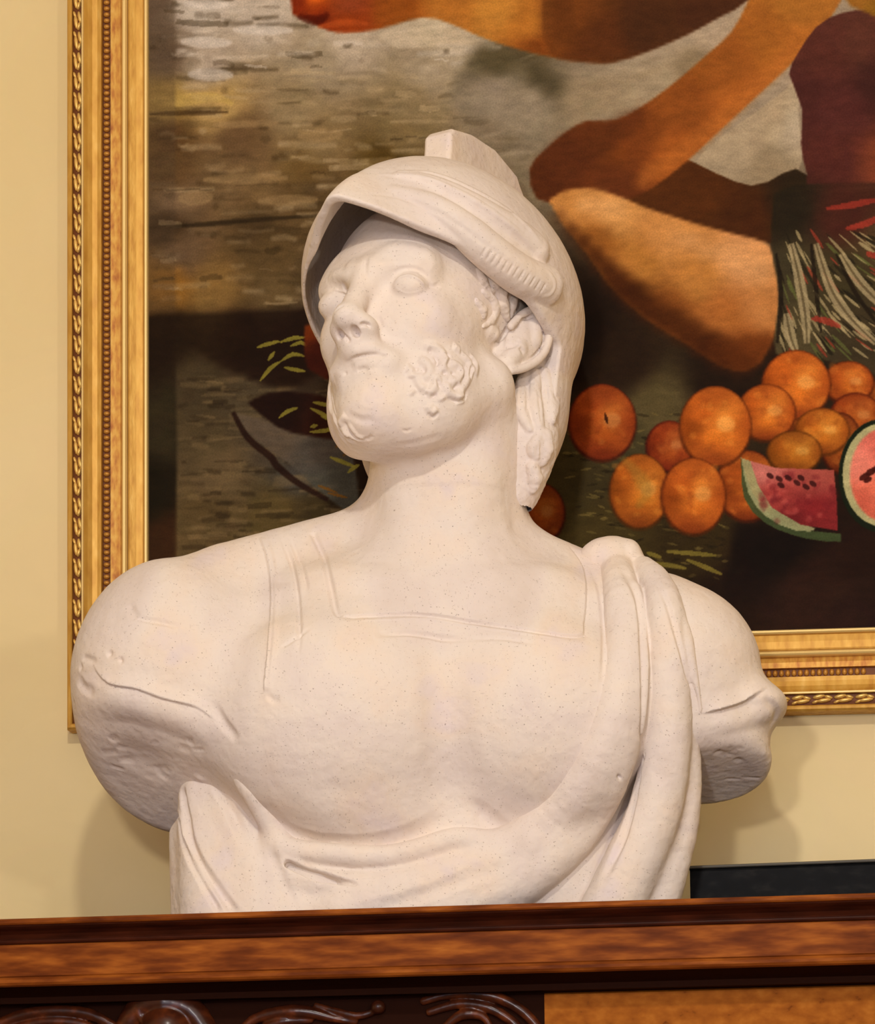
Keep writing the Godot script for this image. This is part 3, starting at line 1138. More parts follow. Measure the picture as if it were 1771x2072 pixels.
	triplanar(mat_board, noise_tex(FastNoiseLite.TYPE_SIMPLEX_SMOOTH, 0.02, [[0.0, rgb8(10, 11, 13)], [0.6, rgb8(16, 17, 19)], [1.0, rgb8(34, 33, 32)]], 512, 5, 54), Vector3(3, 6, 3))

# ------------------------------------------------------------------ the wall's own frame: x along it, y up from the floor, z out of it
var wall_tr: Transform3D
func wall_place(px: float, py: float, off: float) -> Vector3:
	var inv := wall_tr.affine_inverse()
	var e := inv * Vector3(0, CAM_Y, 3.0)
	var t := inv * Vector3((px - 885.5) * S, CAM_Y + (2500.0 - py) * S, 0.0)
	return e + (t - e) * ((off - e.z) / (t.z - e.z))

func room_slab(called: String, lo: Vector3, hi: Vector3, m: Material) -> MeshInstance3D:
	var s := Shape.new()
	s.box(lo, hi)
	var o := obj(called, s.mesh(), m, null, wall_tr)
	tag(o, "", "", "", "structure")
	return o

func build_room() -> void:
	room_slab("wall_back", Vector3(-3.4, 0, -0.2), Vector3(3.8, 4.4, 0), mat_wall)
	room_slab("wall_left", Vector3(-3.6, 0, 0), Vector3(-3.4, 4.4, 6.0), mat_wall)
	room_slab("wall_right", Vector3(3.8, 0, 0), Vector3(4.0, 4.4, 6.0), mat_wall)
	room_slab("floor", Vector3(-3.6, -0.2, -0.2), Vector3(4.0, 0, 6.2), mat(rgb8(120, 84, 54), 0.4))
	room_slab("ceiling", Vector3(-3.6, 4.4, -0.2), Vector3(4.0, 4.6, 6.2), mat(rgb8(206, 196, 178), 0.9))
	# the wall behind the camera, with a tall window
	var s := Shape.new()
	s.box(Vector3(-3.6, 0, 6.0), Vector3(-1.0, 4.4, 6.2))
	s.box(Vector3(1.4, 0, 6.0), Vector3(4.0, 4.4, 6.2))
	s.box(Vector3(-1.0, 0, 6.0), Vector3(1.4, 0.9, 6.2))
	s.box(Vector3(-1.0, 3.7, 6.0), Vector3(1.4, 4.4, 6.2))
	tag(obj("wall_front", s.mesh(), mat_wall, null, wall_tr), "", "", "", "structure")
	var w := Shape.new()
	for x in [-1.0, 0.17, 1.34]:
		w.box(Vector3(x, 0.9, 6.05), Vector3(x + 0.06, 3.7, 6.12))
	for y in [0.9, 1.8, 2.7, 3.64]:
		w.box(Vector3(-1.0, y, 6.06), Vector3(1.4, y + 0.06, 6.11))
	var win := obj("window_1", w.mesh(), mat(rgb8(235, 230, 220), 0.5), null, wall_tr)
	tag(win, "", "", "", "structure")
	var glass := mat(Color(0.9, 0.95, 1.0, 0.08), 0.05)
	glass.transparency = BaseMaterial3D.TRANSPARENCY_ALPHA
	for x in [-0.94, 0.23]:
		for y in [0.96, 1.86, 2.76]:
			var g := Shape.new()
			g.box(Vector3(x, y, 6.08), Vector3(x + 1.11, y + (0.84 if y < 2.7 else 0.88), 6.086))
			obj("pane", g.mesh(), glass, win)

# ------------------------------------------------------------------ lamps
func build_lamps() -> void:
	var brass := mat(rgb8(200, 150, 70), 0.3, 0.9)
	var glow := mat(Color.WHITE, 0.4)
	glow.emission_enabled = true
	glow.emission = Color(1.0, 0.86, 0.66)
	glow.emission_energy_multiplier = 3.0
	for L in LAMPS:
		var p: Vector3 = L[0]
		var t := thing("pendant_lamp", L[3], "lamp", Transform3D(Basis(), p))
		obj("shade", lathe(PackedVector2Array([Vector2(0.001, -0.11), Vector2(0.05, -0.105), Vector2(0.09, -0.07), Vector2(0.11, 0.0), Vector2(0.09, 0.07), Vector2(0.05, 0.105), Vector2(0.03, 0.112)])), glow, t)
		obj("cap", lathe(PackedVector2Array([Vector2(0.05, 0.105), Vector2(0.05, 0.12), Vector2(0.02, 0.15), Vector2(0.006, 0.16)])), brass, t)
		obj("rod", lathe(PackedVector2Array([Vector2(0.006, 0.16), Vector2(0.006, 4.4 - p.y)]), 8), brass, t)
		var l := OmniLight3D.new()
		l.name = "light"
		l.light_color = L[2]
		l.light_energy = L[1]
		l.light_size = 0.06
		l.omni_range = 12.0
		l.omni_attenuation = 2.0
		l.shadow_enabled = true
		t.add_child(l)

# ------------------------------------------------------------------ the painting
const TEX := 1.12                 # photo pixels per texel, about
const PX0 := 284.0
const PX1 := 1860.0
const PY0 := -120.0
const PY1 := 1330.0
var tw := 0
var th := 0
var t_org := Vector3.ZERO
var t_unit := 1.0
var canvas := PackedByteArray()
const OFF := 0.012                # the canvas stands this far from the wall

func texel(px: float, py: float) -> Vector2:
	var p := wall_place(px, py, OFF)
	return Vector2((p.x - t_org.x) / t_unit, (t_org.y - p.y) / t_unit)

# one layer of paint: a shape with soft edges, its colours spread between given places
func paint(shape: PackedVector2Array, cols: Array, soft := 2.0, alpha := 1.0) -> void:
	var pts := PackedVector2Array()
	var lo := Vector2(1e6, 1e6)
	var hi := -lo
	for p in shape:
		var q := texel(p.x, p.y)
		pts.append(q)
		lo = lo.min(q)
		hi = hi.max(q)
	var pad := soft * 1.5 + 2.0
	var x0 := clampi(int(lo.x - pad), 0, tw - 1)
	var y0 := clampi(int(lo.y - pad), 0, th - 1)
	var x1 := clampi(int(hi.x + pad) + 1, 0, tw)
	var y1 := clampi(int(hi.y + pad) + 1, 0, th)
	var w := x1 - x0
	var h := y1 - y0
	if w < 2 or h < 2: return
	var m := Image.create_empty(w, h, false, Image.FORMAT_L8)
	for y in h:
		var yy := y0 + y + 0.5
		var xs := PackedFloat32Array()
		var j := pts.size() - 1
		for i in pts.size():
			var a := pts[i]
			var b := pts[j]
			if (a.y > yy) != (b.y > yy):
				xs.append(a.x + (yy - a.y) / (b.y - a.y) * (b.x - a.x))
			j = i
		xs.sort()
		for i in range(0, xs.size() - 1, 2):
			var s := clampi(roundi(xs[i]) - x0, 0, w)
			var e := clampi(roundi(xs[i + 1]) - x0, 0, w)
			if e > s: m.fill_rect(Rect2i(s, y, e - s, 1), Color.WHITE)
	if soft > 1.2:
		m.resize(maxi(2, int(w / soft)), maxi(2, int(h / soft)), Image.INTERPOLATE_BILINEAR if soft < 3.0 else Image.INTERPOLATE_LANCZOS)
		m.resize(w, h, Image.INTERPOLATE_CUBIC)
	var mask := m.get_data()
	var single: bool = cols.size() == 1
	var cd := PackedByteArray()
	if not single:
		var gw := clampi(w / 20, 2, 90)
		var gh := clampi(h / 20, 2, 90)
		var places := PackedVector2Array()
		for c in cols: places.append(texel(c[0], c[1]))
		var g := Image.create_empty(gw, gh, false, Image.FORMAT_RGB8)
		for y in gh:
			for x in gw:
				var p := Vector2(x0 + (x + 0.5) * w / gw, y0 + (y + 0.5) * h / gh)
				var sum := Color(0, 0, 0, 0)
				for i in places.size():
					var d := p.distance_squared_to(places[i]) + 30.0
					var wt := 1.0 / (d * d)
					sum += (cols[i][2] as Color) * wt
				g.set_pixel(x, y, Color(sum.r / sum.a, sum.g / sum.a, sum.b / sum.a))
		g.resize(w, h, Image.INTERPOLATE_CUBIC)
		cd = g.get_data()
	var one: Color = cols[0][2] if cols[0] is Array else cols[0]
	var cr := one.r8
	var cg := one.g8
	var cb := one.b8
	var al := int(alpha * 256.0)
	for y in h:
		var i := y * w
		var k := ((y0 + y) * tw + x0) * 3
		for x in w:
			var a := mask[i]
			if a > 0:
				a = a * al / 255
				if not single:
					cr = cd[i * 3]
					cg = cd[i * 3 + 1]
					cb = cd[i * 3 + 2]
				canvas[k] += (cr - canvas[k]) * a / 256
				canvas[k + 1] += (cg - canvas[k + 1]) * a / 256
				canvas[k + 2] += (cb - canvas[k + 2]) * a / 256
			i += 1
			k += 3

func area(s: String, cols: Array, soft := 2.0, alpha := 1.0, gap := 40.0) -> void:
	var p := parse(s)
	p.append(p[0])
	paint(smooth2(p, gap) if gap > 0.0 else p, cols, soft, alpha)

func brush(s: String, w: float, c: Color, soft := 2.0, alpha := 1.0, taper := 0.3) -> void:
	var p := smooth2(parse(s), 12.0)
	var l := PackedVector2Array()
	var r := PackedVector2Array()
	for i in p.size():
		var d := (p[mini(i + 1, p.size() - 1)] - p[maxi(i - 1, 0)]).normalized().orthogonal()
		var t := float(i) / maxi(1, p.size() - 1)
		var ww := w * 0.5 * lerpf(taper, 1.0, sin(PI * clampf(t, 0.02, 0.98)))
		l.append(p[i] + d * ww)
		r.append(p[i] - d * ww)
	r.reverse()
	l.append_array(r)
	paint(l, [c], soft, alpha)

func oval(x: float, y: float, rx: float, ry: float, cols: Array, soft := 2.0, alpha := 1.0, turn := 0.0) -> void:
	var p := PackedVector2Array()
	for i in 28:
		var a := TAU * i / 28
		p.append(Vector2(x, y) + Vector2(cos(a) * rx, sin(a) * ry).rotated(turn))
	paint(p, cols, soft, alpha)

func fruit(x: float, y: float, rx: float, ry: float, hue := 0.0, dim := 1.0) -> void:
	var c := func(r: int, g: int, b: int) -> Color: return Color(r / 255.0 * dim, (g + 30.0 * hue) / 255.0 * dim, b / 255.0 * dim)
	oval(x, y + 3, rx + 3, ry + 3, [c.call(92, 40, 16)], 4, 0.8)
	oval(x, y, rx, ry, [c.call(120, 52, 20)], 3)
	oval(x + 1, y, rx - 2, ry - 2, [[x + rx * 0.25, y - ry * 0.1, c.call(232, 138, 58)], [x + rx * 0.1, y + ry * 0.3, c.call(216, 116, 42)], [x - rx * 0.8, y, c.call(150, 70, 24)], [x + rx * 0.85, y, c.call(176, 84, 32)], [x, y - ry * 0.9, c.call(178, 90, 36)], [x, y + ry * 0.9, c.call(146, 66, 28)], [x - rx * 0.4, y - ry * 0.3, c.call(198, 98, 36)]], 4.0)
	var rg := RandomNumberGenerator.new()
	rg.seed = int(x)
	for i in 14:
		var d := Vector2(rg.randf_range(-0.75, 0.75) * rx, rg.randf_range(-0.75, 0.75) * ry)
		oval(x + d.x, y + d.y, rg.randf_range(4, 14), rg.randf_range(3, 9), [c.call(240, 150, 66) if rg.randf() < 0.5 else c.call(150, 66, 26)], 4, 0.28, rg.randf_range(0, 3))
	oval(x + rx * 0.3, y - ry * 0.05, rx * 0.26, ry * 0.2, [c.call(244, 170, 92)], 6, 0.6)

func paint_picture() -> void:
	var a := wall_place(PX0, PY1, OFF)
	var b := wall_place(PX1, PY0, OFF)
	t_org = Vector3(a.x, wall_place(PX0, PY0, OFF).y, 0)
	t_unit = S * 1.09 * TEX
	t_org.y = maxf(t_org.y, b.y)
	tw = mini(2048, int((b.x - a.x) / t_unit))
	th = mini(2048, int((t_org.y - a.y) / t_unit))
	canvas.resize(tw * th * 3)
	var C := rgb8
	# the plastered wall and the ground of the scene
	area("200,-300 2000,-300 2000,1500 200,1500", [[310, 0, C.call(112, 94, 78)], [400, 20, C.call(196, 184, 168)], [520, 40, C.call(190, 176, 158)], [700, 90, C.call(182, 166, 144)], [900, 90, C.call(186, 170, 144)], [340, 120, C.call(108, 90, 72)], [420, 130, C.call(172, 156, 136)], [640, 140, C.call(158, 142, 116)], [860, 150, C.call(160, 144, 118)], [1050, 140, C.call(92, 80, 56)], [1120, 200, C.call(150, 134, 112)], [1300, 180, C.call(158, 142, 118)], [1450, 90, C.call(168, 150, 126)],
		[330, 215, C.call(172, 142, 78)], [440, 220, C.call(176, 146, 92)], [600, 220, C.call(148, 128, 94)], [820, 220, C.call(134, 116, 84)], [340, 290, C.call(92, 68, 40)], [480, 290, C.call(106, 82, 54)], [640, 300, C.call(134, 112, 76)], [800, 290, C.call(126, 106, 70)], [1000, 260, C.call(128, 114, 92)], [340, 360, C.call(98, 74, 46)], [470, 375, C.call(122, 98, 66)], [620, 350, C.call(112, 88, 50)], [780, 330, C.call(84, 64, 28)], [350, 420, C.call(128, 104, 76)], [520, 410, C.call(120, 96, 62)], [640, 400, C.call(92, 72, 44)],
		[340, 460, C.call(66, 50, 32)], [520, 450, C.call(82, 64, 40)], [370, 520, C.call(106, 84, 60)], [540, 520, C.call(98, 78, 48)], [340, 580, C.call(150, 106, 46)], [430, 590, C.call(136, 106, 60)], [560, 600, C.call(108, 88, 56)], [640, 600, C.call(80, 64, 42)],
		[340, 690, C.call(44, 32, 20)], [480, 690, C.call(48, 34, 22)], [600, 700, C.call(44, 30, 20)], [400, 790, C.call(76, 64, 44)], [500, 820, C.call(84, 72, 52)], [400, 900, C.call(88, 74, 50)], [440, 960, C.call(108, 90, 62)], [560, 900, C.call(84, 72, 56)], [600, 960, C.call(80, 74, 64)], [420, 1050, C.call(98, 80, 50)], [560, 1040, C.call(96, 80, 46)], [640, 1040, C.call(70, 58, 34)], [700, 900, C.call(48, 30, 18)], [690, 1000, C.call(40, 28, 16)],
		[1150, 700, C.call(28, 17, 10)], [1250, 740, C.call(46, 32, 20)], [1450, 770, C.call(40, 28, 18)], [1320, 830, C.call(92, 80, 50)], [1250, 900, C.call(72, 64, 40)], [1180, 980, C.call(66, 56, 32)], [1220, 1080, C.call(72, 60, 30)], [1400, 1100, C.call(58, 46, 24)], [1560, 1120, C.call(36, 24, 16)], [1720, 1120, C.call(40, 26, 18)], [1600, 1220, C.call(52, 33, 24)], [1720, 1230, C.call(56, 36, 26)], [1450, 1220, C.call(40, 27, 18)], [1771, 1270, C.call(44, 28, 24)]], 1.0, 1.0, 0.0)
	var rng := RandomNumberGenerator.new()
	rng.seed = 77
	# loose brush marks on the plaster
	for i in 420:
		var x := rng.randf_range(296, 960)
		var y := rng.randf_range(-20, 640)
		var l := rng.randf_range(14, 120) * (1.0 if rng.randf() < 0.6 else 0.5)
		var light := rng.randf() < 0.5
		var c := rgb8(184, 162, 124) if light else rgb8(60, 46, 26)
		if y < 150 and light: c = rgb8(216, 204, 188)
		brush("%f,%f %f,%f %f,%f" % [x, y, x + l * 0.5, y + rng.randf_range(-6, 6), x + l, y + rng.randf_range(-5, 5)], rng.randf_range(3, 15), c, rng.randf_range(2, 7), rng.randf_range(0.14, 0.46), 0.7)
	for i in 200:
		var x := rng.randf_range(356, 690)
		var y := rng.randf_range(770, 1110)
		var l := rng.randf_range(10, 80)
		var c := rgb8(142, 120, 82) if rng.randf() < 0.5 else rgb8(38, 28, 16)
		brush("%f,%f %f,%f" % [x, y, x + l, y + rng.randf_range(-7, 7)], rng.randf_range(3, 13), c, rng.randf_range(2, 5), rng.randf_range(0.12, 0.42), 0.7)
	for i in 150:
		var x := rng.randf_range(960, 1560)
		var y := rng.randf_range(120, 400)
		var l := rng.randf_range(20, 80)
		var c := rgb8(182, 166, 140) if rng.randf() < 0.5 else rgb8(104, 88, 62)
		brush("%f,%f %f,%f" % [x, y, x + l, y - l * rng.randf_range(0.0, 0.4)], rng.randf_range(3, 10), c, rng.randf_range(3, 6), rng.randf_range(0.12, 0.3), 0.7)
	brush("300,468 400,462 520,452 640,444", 10, rgb8(44, 34, 20), 3, 0.7)
	brush("302,212 352,214 430,206 470,220", 24, rgb8(196, 166, 92), 4, 0.6)
	brush("302,240 380,238 460,236", 10, rgb8(62, 44, 24), 3, 0.7)
	for p in [[430, 262, 130, 16], [600, 285, 90, 26], [410, 372, 170, 22], [520, 415, 120, 22], [360, 410, 70, 30]]:
		brush("%f,%f %f,%f" % [p[0], p[1], p[0] + p[2], p[1] - 4.0], p[3], rgb8(168, 140, 98), 4, 0.45)
	for p in [[372, 18, 90, 22], [366, 95, 100, 24], [380, 160, 90, 26], [470, 70, 120, 20]]:
		brush("%f,%f %f,%f" % [p[0], p[1], p[0] + p[2], p[1] + 2.0], p[3], rgb8(214, 204, 192), 4, 0.6)
	# dark band down the left side and the shadow below the ledge
	area("284,-100 354,-100 356,640 284,640", [rgb8(84, 68, 50)], 8, 0.45, 0.0)
	area("284,650 352,645 358,900 352,1320 284,1320", [[300, 700, rgb8(40, 28, 18)], [330, 860, rgb8(52, 44, 28)], [300, 1000, rgb8(30, 24, 14)], [345, 1100, rgb8(58, 36, 20)]], 7, 0.9, 0.0)
	area("284,642 500,634 700,628 720,700 640,760 560,790 420,730 360,690 284,700", [[330, 660, rgb8(46, 33, 20)], [600, 680, rgb8(38, 25, 17)], [640, 760, rgb8(40, 24, 14)]], 12, 0.85)
	# slab of stone with its dark edge
	area("470,840 520,850 600,880 700,905 720,1040 660,1010 580,940 500,880", [[560, 880, rgb8(104, 90, 74)], [640, 920, rgb8(92, 84, 74)], [660, 980, rgb8(84, 82, 72)]], 5, 0.8)
	brush("470,838 500,890 548,930 556,944 600,980 660,1014", 14, rgb8(42, 24, 16), 3, 0.85, 0.6)
	area("500,820 540,800 620,800 700,830 700,890 620,885 560,868", [[560, 830, rgb8(36, 20, 14)], [660, 850, rgb8(52, 26, 14)]], 5, 0.95)
	# leaves and stalks
	for l in ["518,708 545,700 565,696", "565,698 590,690 615,688", "585,706 606,698 618,706", "524,776 545,750 566,736", "566,736 590,722 614,726", "572,748 590,752 615,756", "540,735 554,716", "562,850 580,836 600,830", "630,818 650,822 672,826", "625,830 650,842 672,856", "646,846 668,852", "624,878 660,874 690,862", "625,868 640,864", "664,928 690,938 716,948", "700,960 712,950 724,944"]:
		brush(l, 9, rgb8(138, 128, 52), 1.5, 0.9, 0.25)
	for l in ["660,1000 700,1010", "676,910 690,890", "690,925 715,915", "640,985 680,1000"]:
		brush(l, 6, rgb8(124, 82, 28), 2, 0.8, 0.3)
	area("614,664 650,656 690,660 690,770 620,750", [[640, 668, rgb8(128, 58, 22)], [650, 720, rgb8(66, 26, 14)]], 5, 0.9)
	# the pale cloth below the raised arm
	area("760,80 850,46 905,64 980,100 900,100 800,108", [[860, 62, rgb8(198, 182, 154)], [940, 90, rgb8(188, 170, 142)], [800, 95, rgb8(196, 180, 156)]], 5, 0.8)
	area("960,95 1100,150 1240,160 1420,90 1520,10 1500,110 1340,215 1200,250 1100,310 980,250 900,220", [[1000, 130, rgb8(84, 74, 50)], [1100, 165, rgb8(82, 72, 50)], [1180, 190, rgb8(150, 132, 104)], [1060, 220, rgb8(150, 136, 114)], [1320, 170, rgb8(160, 142, 114)], [1450, 85, rgb8(172, 152, 126)], [1400, 150, rgb8(136, 118, 90)], [1000, 190, rgb8(150, 136, 116)]], 22, 0.9)
	# upper arm and hand
	area("585,-60 590,40 622,52 660,72 700,77 760,70 850,46 905,58 980,90 1080,120 1180,136 1240,135 1300,116 1380,82 1450,44 1500,14 1540,-60", [[600, 20, rgb8(126, 46, 18)], [640, 50, rgb8(120, 44, 16)], [630, 5, rgb8(196, 92, 30)], [700, 60, rgb8(150, 64, 22)], [700, 20, rgb8(138, 66, 34)], [800, 30, rgb8(146, 80, 28)], [900, 20, rgb8(176, 112, 46)], [1000, 30, rgb8(190, 130, 56)], [1060, 60, rgb8(178, 114, 46)], [1080, 110, rgb8(130, 72, 28)], [1130, 50, rgb8(112, 64, 28)], [1200, 100, rgb8(92, 52, 26)], [1300, 60, rgb8(76, 46, 26)], [1450, 20, rgb8(74, 44, 26)]], 5)
	brush("600,44 640,52 662,38", 20, rgb8(72, 20, 8), 4, 0.7)
	brush("640,66 690,56 740,58", 14, rgb8(178, 84, 36), 4, 0.6)
	area("1094,-60 1090,30 1094,90 1120,130 1180,137 1240,135 1160,60 1150,-60", [rgb8(96, 54, 24)], 6, 0.5)
	# patch of pale wall between the arms
	area("1640,120 1580,190 1400,335 1510,386 1540,392 1604,352 1616,300 1604,230", [[1560, 240, rgb8(176, 156, 126)], [1480, 320, rgb8(168, 150, 122)], [1540, 350, rgb8(150, 132, 104)], [1600, 260, rgb8(182, 166, 140)]], 3)
	# dark hollow behind the knee
	area("1380,330 1510,384 1600,350 1650,400 1660,480 1560,500 1400,470 1260,420 1270,380", [[1400, 400, rgb8(84, 48, 22)], [1500, 450, rgb8(74, 42, 20)], [1600, 420, rgb8(50, 38, 24)]], 3)
	# the lower arm slanting across
	area("1540,-60 1502,18 1470,76 1420,122 1340,190 1262,242 1220,254 1180,254 1140,275 1096,312 1066,350 1080,410 1150,420 1260,410 1312,388 1380,335 1450,270 1530,196 1600,130 1660,62 1710,-60", [[1600, 10, rgb8(166, 108, 46)], [1540, 80, rgb8(160, 98, 40)], [1600, 110, rgb8(176, 108, 46)], [1460, 140, rgb8(150, 88, 36)], [1480, 220, rgb8(172, 100, 42)], [1380, 230, rgb8(138, 78, 32)], [1360, 320, rgb8(164, 92, 38)], [1270, 290, rgb8(122, 66, 28)], [1200, 275, rgb8(106, 58, 26)], [1140, 330, rgb8(98, 52, 26)], [1240, 390, rgb8(98, 52, 26)], [1100, 390, rgb8(88, 46, 22)]], 5)
	area("1070,348 1100,310 1140,276 1220,254 1300,222 1280,270 1220,320 1170,360 1100,400", [rgb8(84, 44, 22)], 16, 0.55)
	area("1280,395 1400,318 1540,186 1620,104 1600,90 1500,180 1380,290 1280,360", [rgb8(180, 108, 48)], 14, 0.5)
	# robe at the right
	area("1740,30 1690,38 1640,66 1592,138 1586,160 1612,230 1610,300 1622,360 1650,420 1900,430 1900,60", [[1650, 120, rgb8(90, 50, 40)], [1740, 100, rgb8(92, 54, 42)], [1620, 200, rgb8(78, 42, 36)], [1700, 230, rgb8(86, 46, 40)], [1760, 180, rgb8(70, 40, 34)], [1680, 340, rgb8(88, 46, 38)], [1771, 340, rgb8(122, 64, 42)], [1660, 400, rgb8(74, 40, 32)]], 3)
	area("1700,-60 1700,10 1740,36 1900,90 1900,-60", [[1720, 0, rgb8(150, 100, 40)], [1771, 40, rgb8(142, 100, 34)]], 6)
	# leg
	area("1104,412 1130,396 1176,388 1230,400 1300,428 1400,460 1480,482 1544,500 1558,545 1568,610 1566,660 1530,738 1498,756 1450,746 1380,702 1300,652 1230,590 1180,520 1130,460", [[1170, 410, rgb8(196, 136, 72)], [1240, 440, rgb8(206, 148, 84)], [1340, 490, rgb8(200, 140, 78)], [1500, 530, rgb8(212, 152, 96)], [1540, 620, rgb8(190, 128, 72)], [1400, 560, rgb8(186, 126, 62)], [1290, 540, rgb8(178, 120, 56)], [1200, 500, rgb8(150, 94, 40)], [1260, 600, rgb8(92, 52, 20)], [1340, 640, rgb8(130, 76, 32)], [1450, 650, rgb8(168, 104, 50)], [1430, 720, rgb8(112, 60, 24)], [1510, 730, rgb8(124, 66, 26)]], 6)
	area("1100,424 1140,456 1200,510 1270,572 1340,622 1420,668 1480,704 1532,736 1500,760 1450,752 1380,708 1300,658 1230,596 1180,526 1126,462", [rgb8(70, 36, 14)], 22, 0.85)
	area("1500,756 1530,738 1560,680 1520,690 1460,690 1420,700", [rgb8(96, 50, 20)], 16, 0.6)
	area("1150,412 1190,400 1240,412 1270,436 1220,446 1170,436", [rgb8(218, 164, 104)], 16, 0.7)
	area("1330,470 1440,494 1540,530 1560,590 1480,560 1400,526", [rgb8(220, 164, 108)], 24, 0.55)
	# striped skirt
	area("1556,400 1640,380 1900,420 1900,760 1640,730 1560,720 1566,600 1550,500", [[1580, 430, rgb8(44, 36, 24)], [1700, 450, rgb8(74, 40, 30)], [1600, 560, rgb8(70, 62, 42)], [1700, 560, rgb8(66, 58, 36)], [1771, 500, rgb8(80, 62, 40)], [1600, 680, rgb8(82, 72, 48)], [1720, 680, rgb8(66, 56, 38)]], 4)
	for i in 170:
		var x := rng.randf_range(1565, 1800)
		var y := rng.randf_range(470, 720)
		var d := Vector2(0.35 + (x - 1570) / 260.0, 1.0 - (x - 1570) / 420.0).normalized() * rng.randf_range(20, 60)
		var pick := rng.randf()
		var c := rgb8(168, 152, 110) if pick < 0.42 else (rgb8(40, 34, 22) if pick < 0.72 else (rgb8(150, 62, 44) if pick < 0.84 else rgb8(96, 100, 54)))
		brush("%f,%f %f,%f" % [x, y, x + d.x, y + d.y], rng.randf_range(2.5, 8), c, 1.5, 0.75)
	for l in ["1590,500 1604,560 1618,640 1622,700", "1640,500 1670,590 1710,650 1760,700", "1690,520 1730,580 1790,640", "1580,640 1590,690 1600,715"]:
		brush(l, 22, rgb8(170, 154, 116), 2, 0.8, 0.5)
		brush(l, 5, rgb8(74, 62, 40), 1.5, 0.6, 0.5)
	for l in ["1560,520 1570,600 1562,700", "1630,500 1640,590 1650,680", "1680,520 1720,600 1770,670"]:
		brush(l, 9, rgb8(36, 28, 18), 2, 0.8, 0.5)
	for l in ["1632,650 1660,655 1690,668", "1660,430 1700,425 1771,410", "1700,470 1740,460 1780,440", "1740,520 1780,530"]:
		brush(l, 14, rgb8(158, 58, 44), 2.5, 0.8, 0.4)
	# straw mat
	for i in 260:
		var x := rng.randf_range(1130, 1480)
		var y := rng.randf_range(830, 1180)
		var c := rgb8(122, 106, 58) if rng.randf() < 0.55 else rgb8(38, 30, 16)
		brush("%f,%f %f,%f" % [x, y, x + rng.randf_range(10, 26), y + rng.randf_range(-4, 6)], rng.randf_range(4, 8), c, 1.5, rng.randf_range(0.25, 0.6))
	for l in ["1340,1118 1400,1122 1440,1126", "1310,1140 1350,1146 1380,1152", "1380,1134 1420,1150 1452,1164", "1290,1158 1330,1160", "1300,1120 1330,1130"]:
		brush(l, 10, rgb8(132, 118, 52), 2, 0.8, 0.4)
	area("1480,1060 1560,1070 1900,1090 1900,1320 1480,1320", [[1560, 1100, rgb8(28, 19, 14)], [1640, 1200, rgb8(52, 33, 24)], [1760, 1150, rgb8(44, 28, 20)], [1700, 1270, rgb8(48, 30, 24)]], 14, 0.9)
	# oranges, the far ones first
	for f in [[1760, 815, 46, 40, 0.0, 0.72], [1705, 778, 50, 42, 0.0, 0.9], [1720, 846, 52, 46, -0.2, 0.8], [1600, 842, 50, 40, 0.0, 0.74], [1600, 782, 68, 68, 0.1, 1.0], [1346, 906, 46, 50, -0.4, 0.78], [1540, 838, 58, 56, 0.1, 0.96], [1690, 900, 40, 60, -0.1, 0.7], [1652, 876, 54, 46, 0.35, 0.92], [1502, 985, 62, 70, 0.0, 0.86], [1596, 918, 54, 42, 0.45, 0.84], [1438, 866, 71, 80, 0.15, 1.0], [1286, 996, 60, 74, 0.3, 0.94], [1394, 1006, 64, 76, 0.1, 0.96], [1211, 858, 67, 76, -0.2, 0.82], [1085, 1040, 50, 60, -0.2, 0.66]]:
		fruit(f[0], f[1], f[2], f[3], f[4], f[5])
	brush("1216,840 1222,862", 7, rgb8(60, 28, 12), 2, 0.9)
	brush("1250,930 1280,960 1300,1000 1280,1030", 26, rgb8(150, 116, 50), 8, 0.5)
	# slice of melon, and half a melon cut off by the frame of the view
	area("1490,928 1512,1000 1560,1052 1630,1076 1690,1082 1690,1098 1620,1092 1540,1062 1496,1010", [rgb8(70, 82, 50)], 2, 0.95)
	area("1490,930 1512,938 1530,990 1570,1040 1640,1072 1600,1076 1540,1048 1504,1000", [rgb8(160, 160, 116)], 2.5, 0.9)
	area("1508,936 1560,950 1676,954 1682,1020 1684,1076 1610,1064 1552,1030 1524,985", [[1540, 955, rgb8(196, 116, 104)], [1640, 962, rgb8(170, 84, 72)], [1560, 1000, rgb8(160, 66, 60)], [1640, 1030, rgb8(134, 44, 44)], [1600, 1060, rgb8(118, 40, 40)]], 2, 1.0, 0.0)
	for i in 40:
		oval(rng.randf_range(1520, 1676), rng.randf_range(962, 1060), rng.randf_range(4, 16), rng.randf_range(3, 7), [rgb8(196, 96, 86) if rng.randf() < 0.4 else rgb8(112, 34, 38)], 4, 0.4, rng.randf_range(0, 3))
	for p in [[1548, 966], [1566, 972], [1584, 970], [1602, 980], [1620, 988], [1634, 982], [1610, 970], [1570, 985]]:
		oval(p[0], p[1], 8, 5, [rgb8(52, 20, 18)], 2, 0.8, 0.6)
	oval(1771, 966, 86, 114, [rgb8(30, 36, 22)], 2)
	oval(1773, 964, 80, 104, [rgb8(176, 170, 122)], 2)
	oval(1778, 964, 70, 94, [[1730, 940, rgb8(226, 130, 110)], [1760, 1000, rgb8(224, 118, 92)], [1771, 900, rgb8(218, 112, 96)], [1740, 1020, rgb8(206, 100, 78)]], 4)
	for p in [[1738, 968, 12], [1750, 958, 12], [1764, 950, 12], [1744, 974, 9], [1771, 1020, 8], [1766, 910, 7], [1776, 940, 9]]:
		oval(p[0], p[1], p[2], p[2] * 0.55, [rgb8(64, 22, 16)], 2, 0.9, -0.5)
	# the grain of the canvas and of the paint, over everything
	var n1 := FastNoiseLite.new()
	n1.seed = 5
	n1.frequency = 0.02
	n1.fractal_octaves = 5
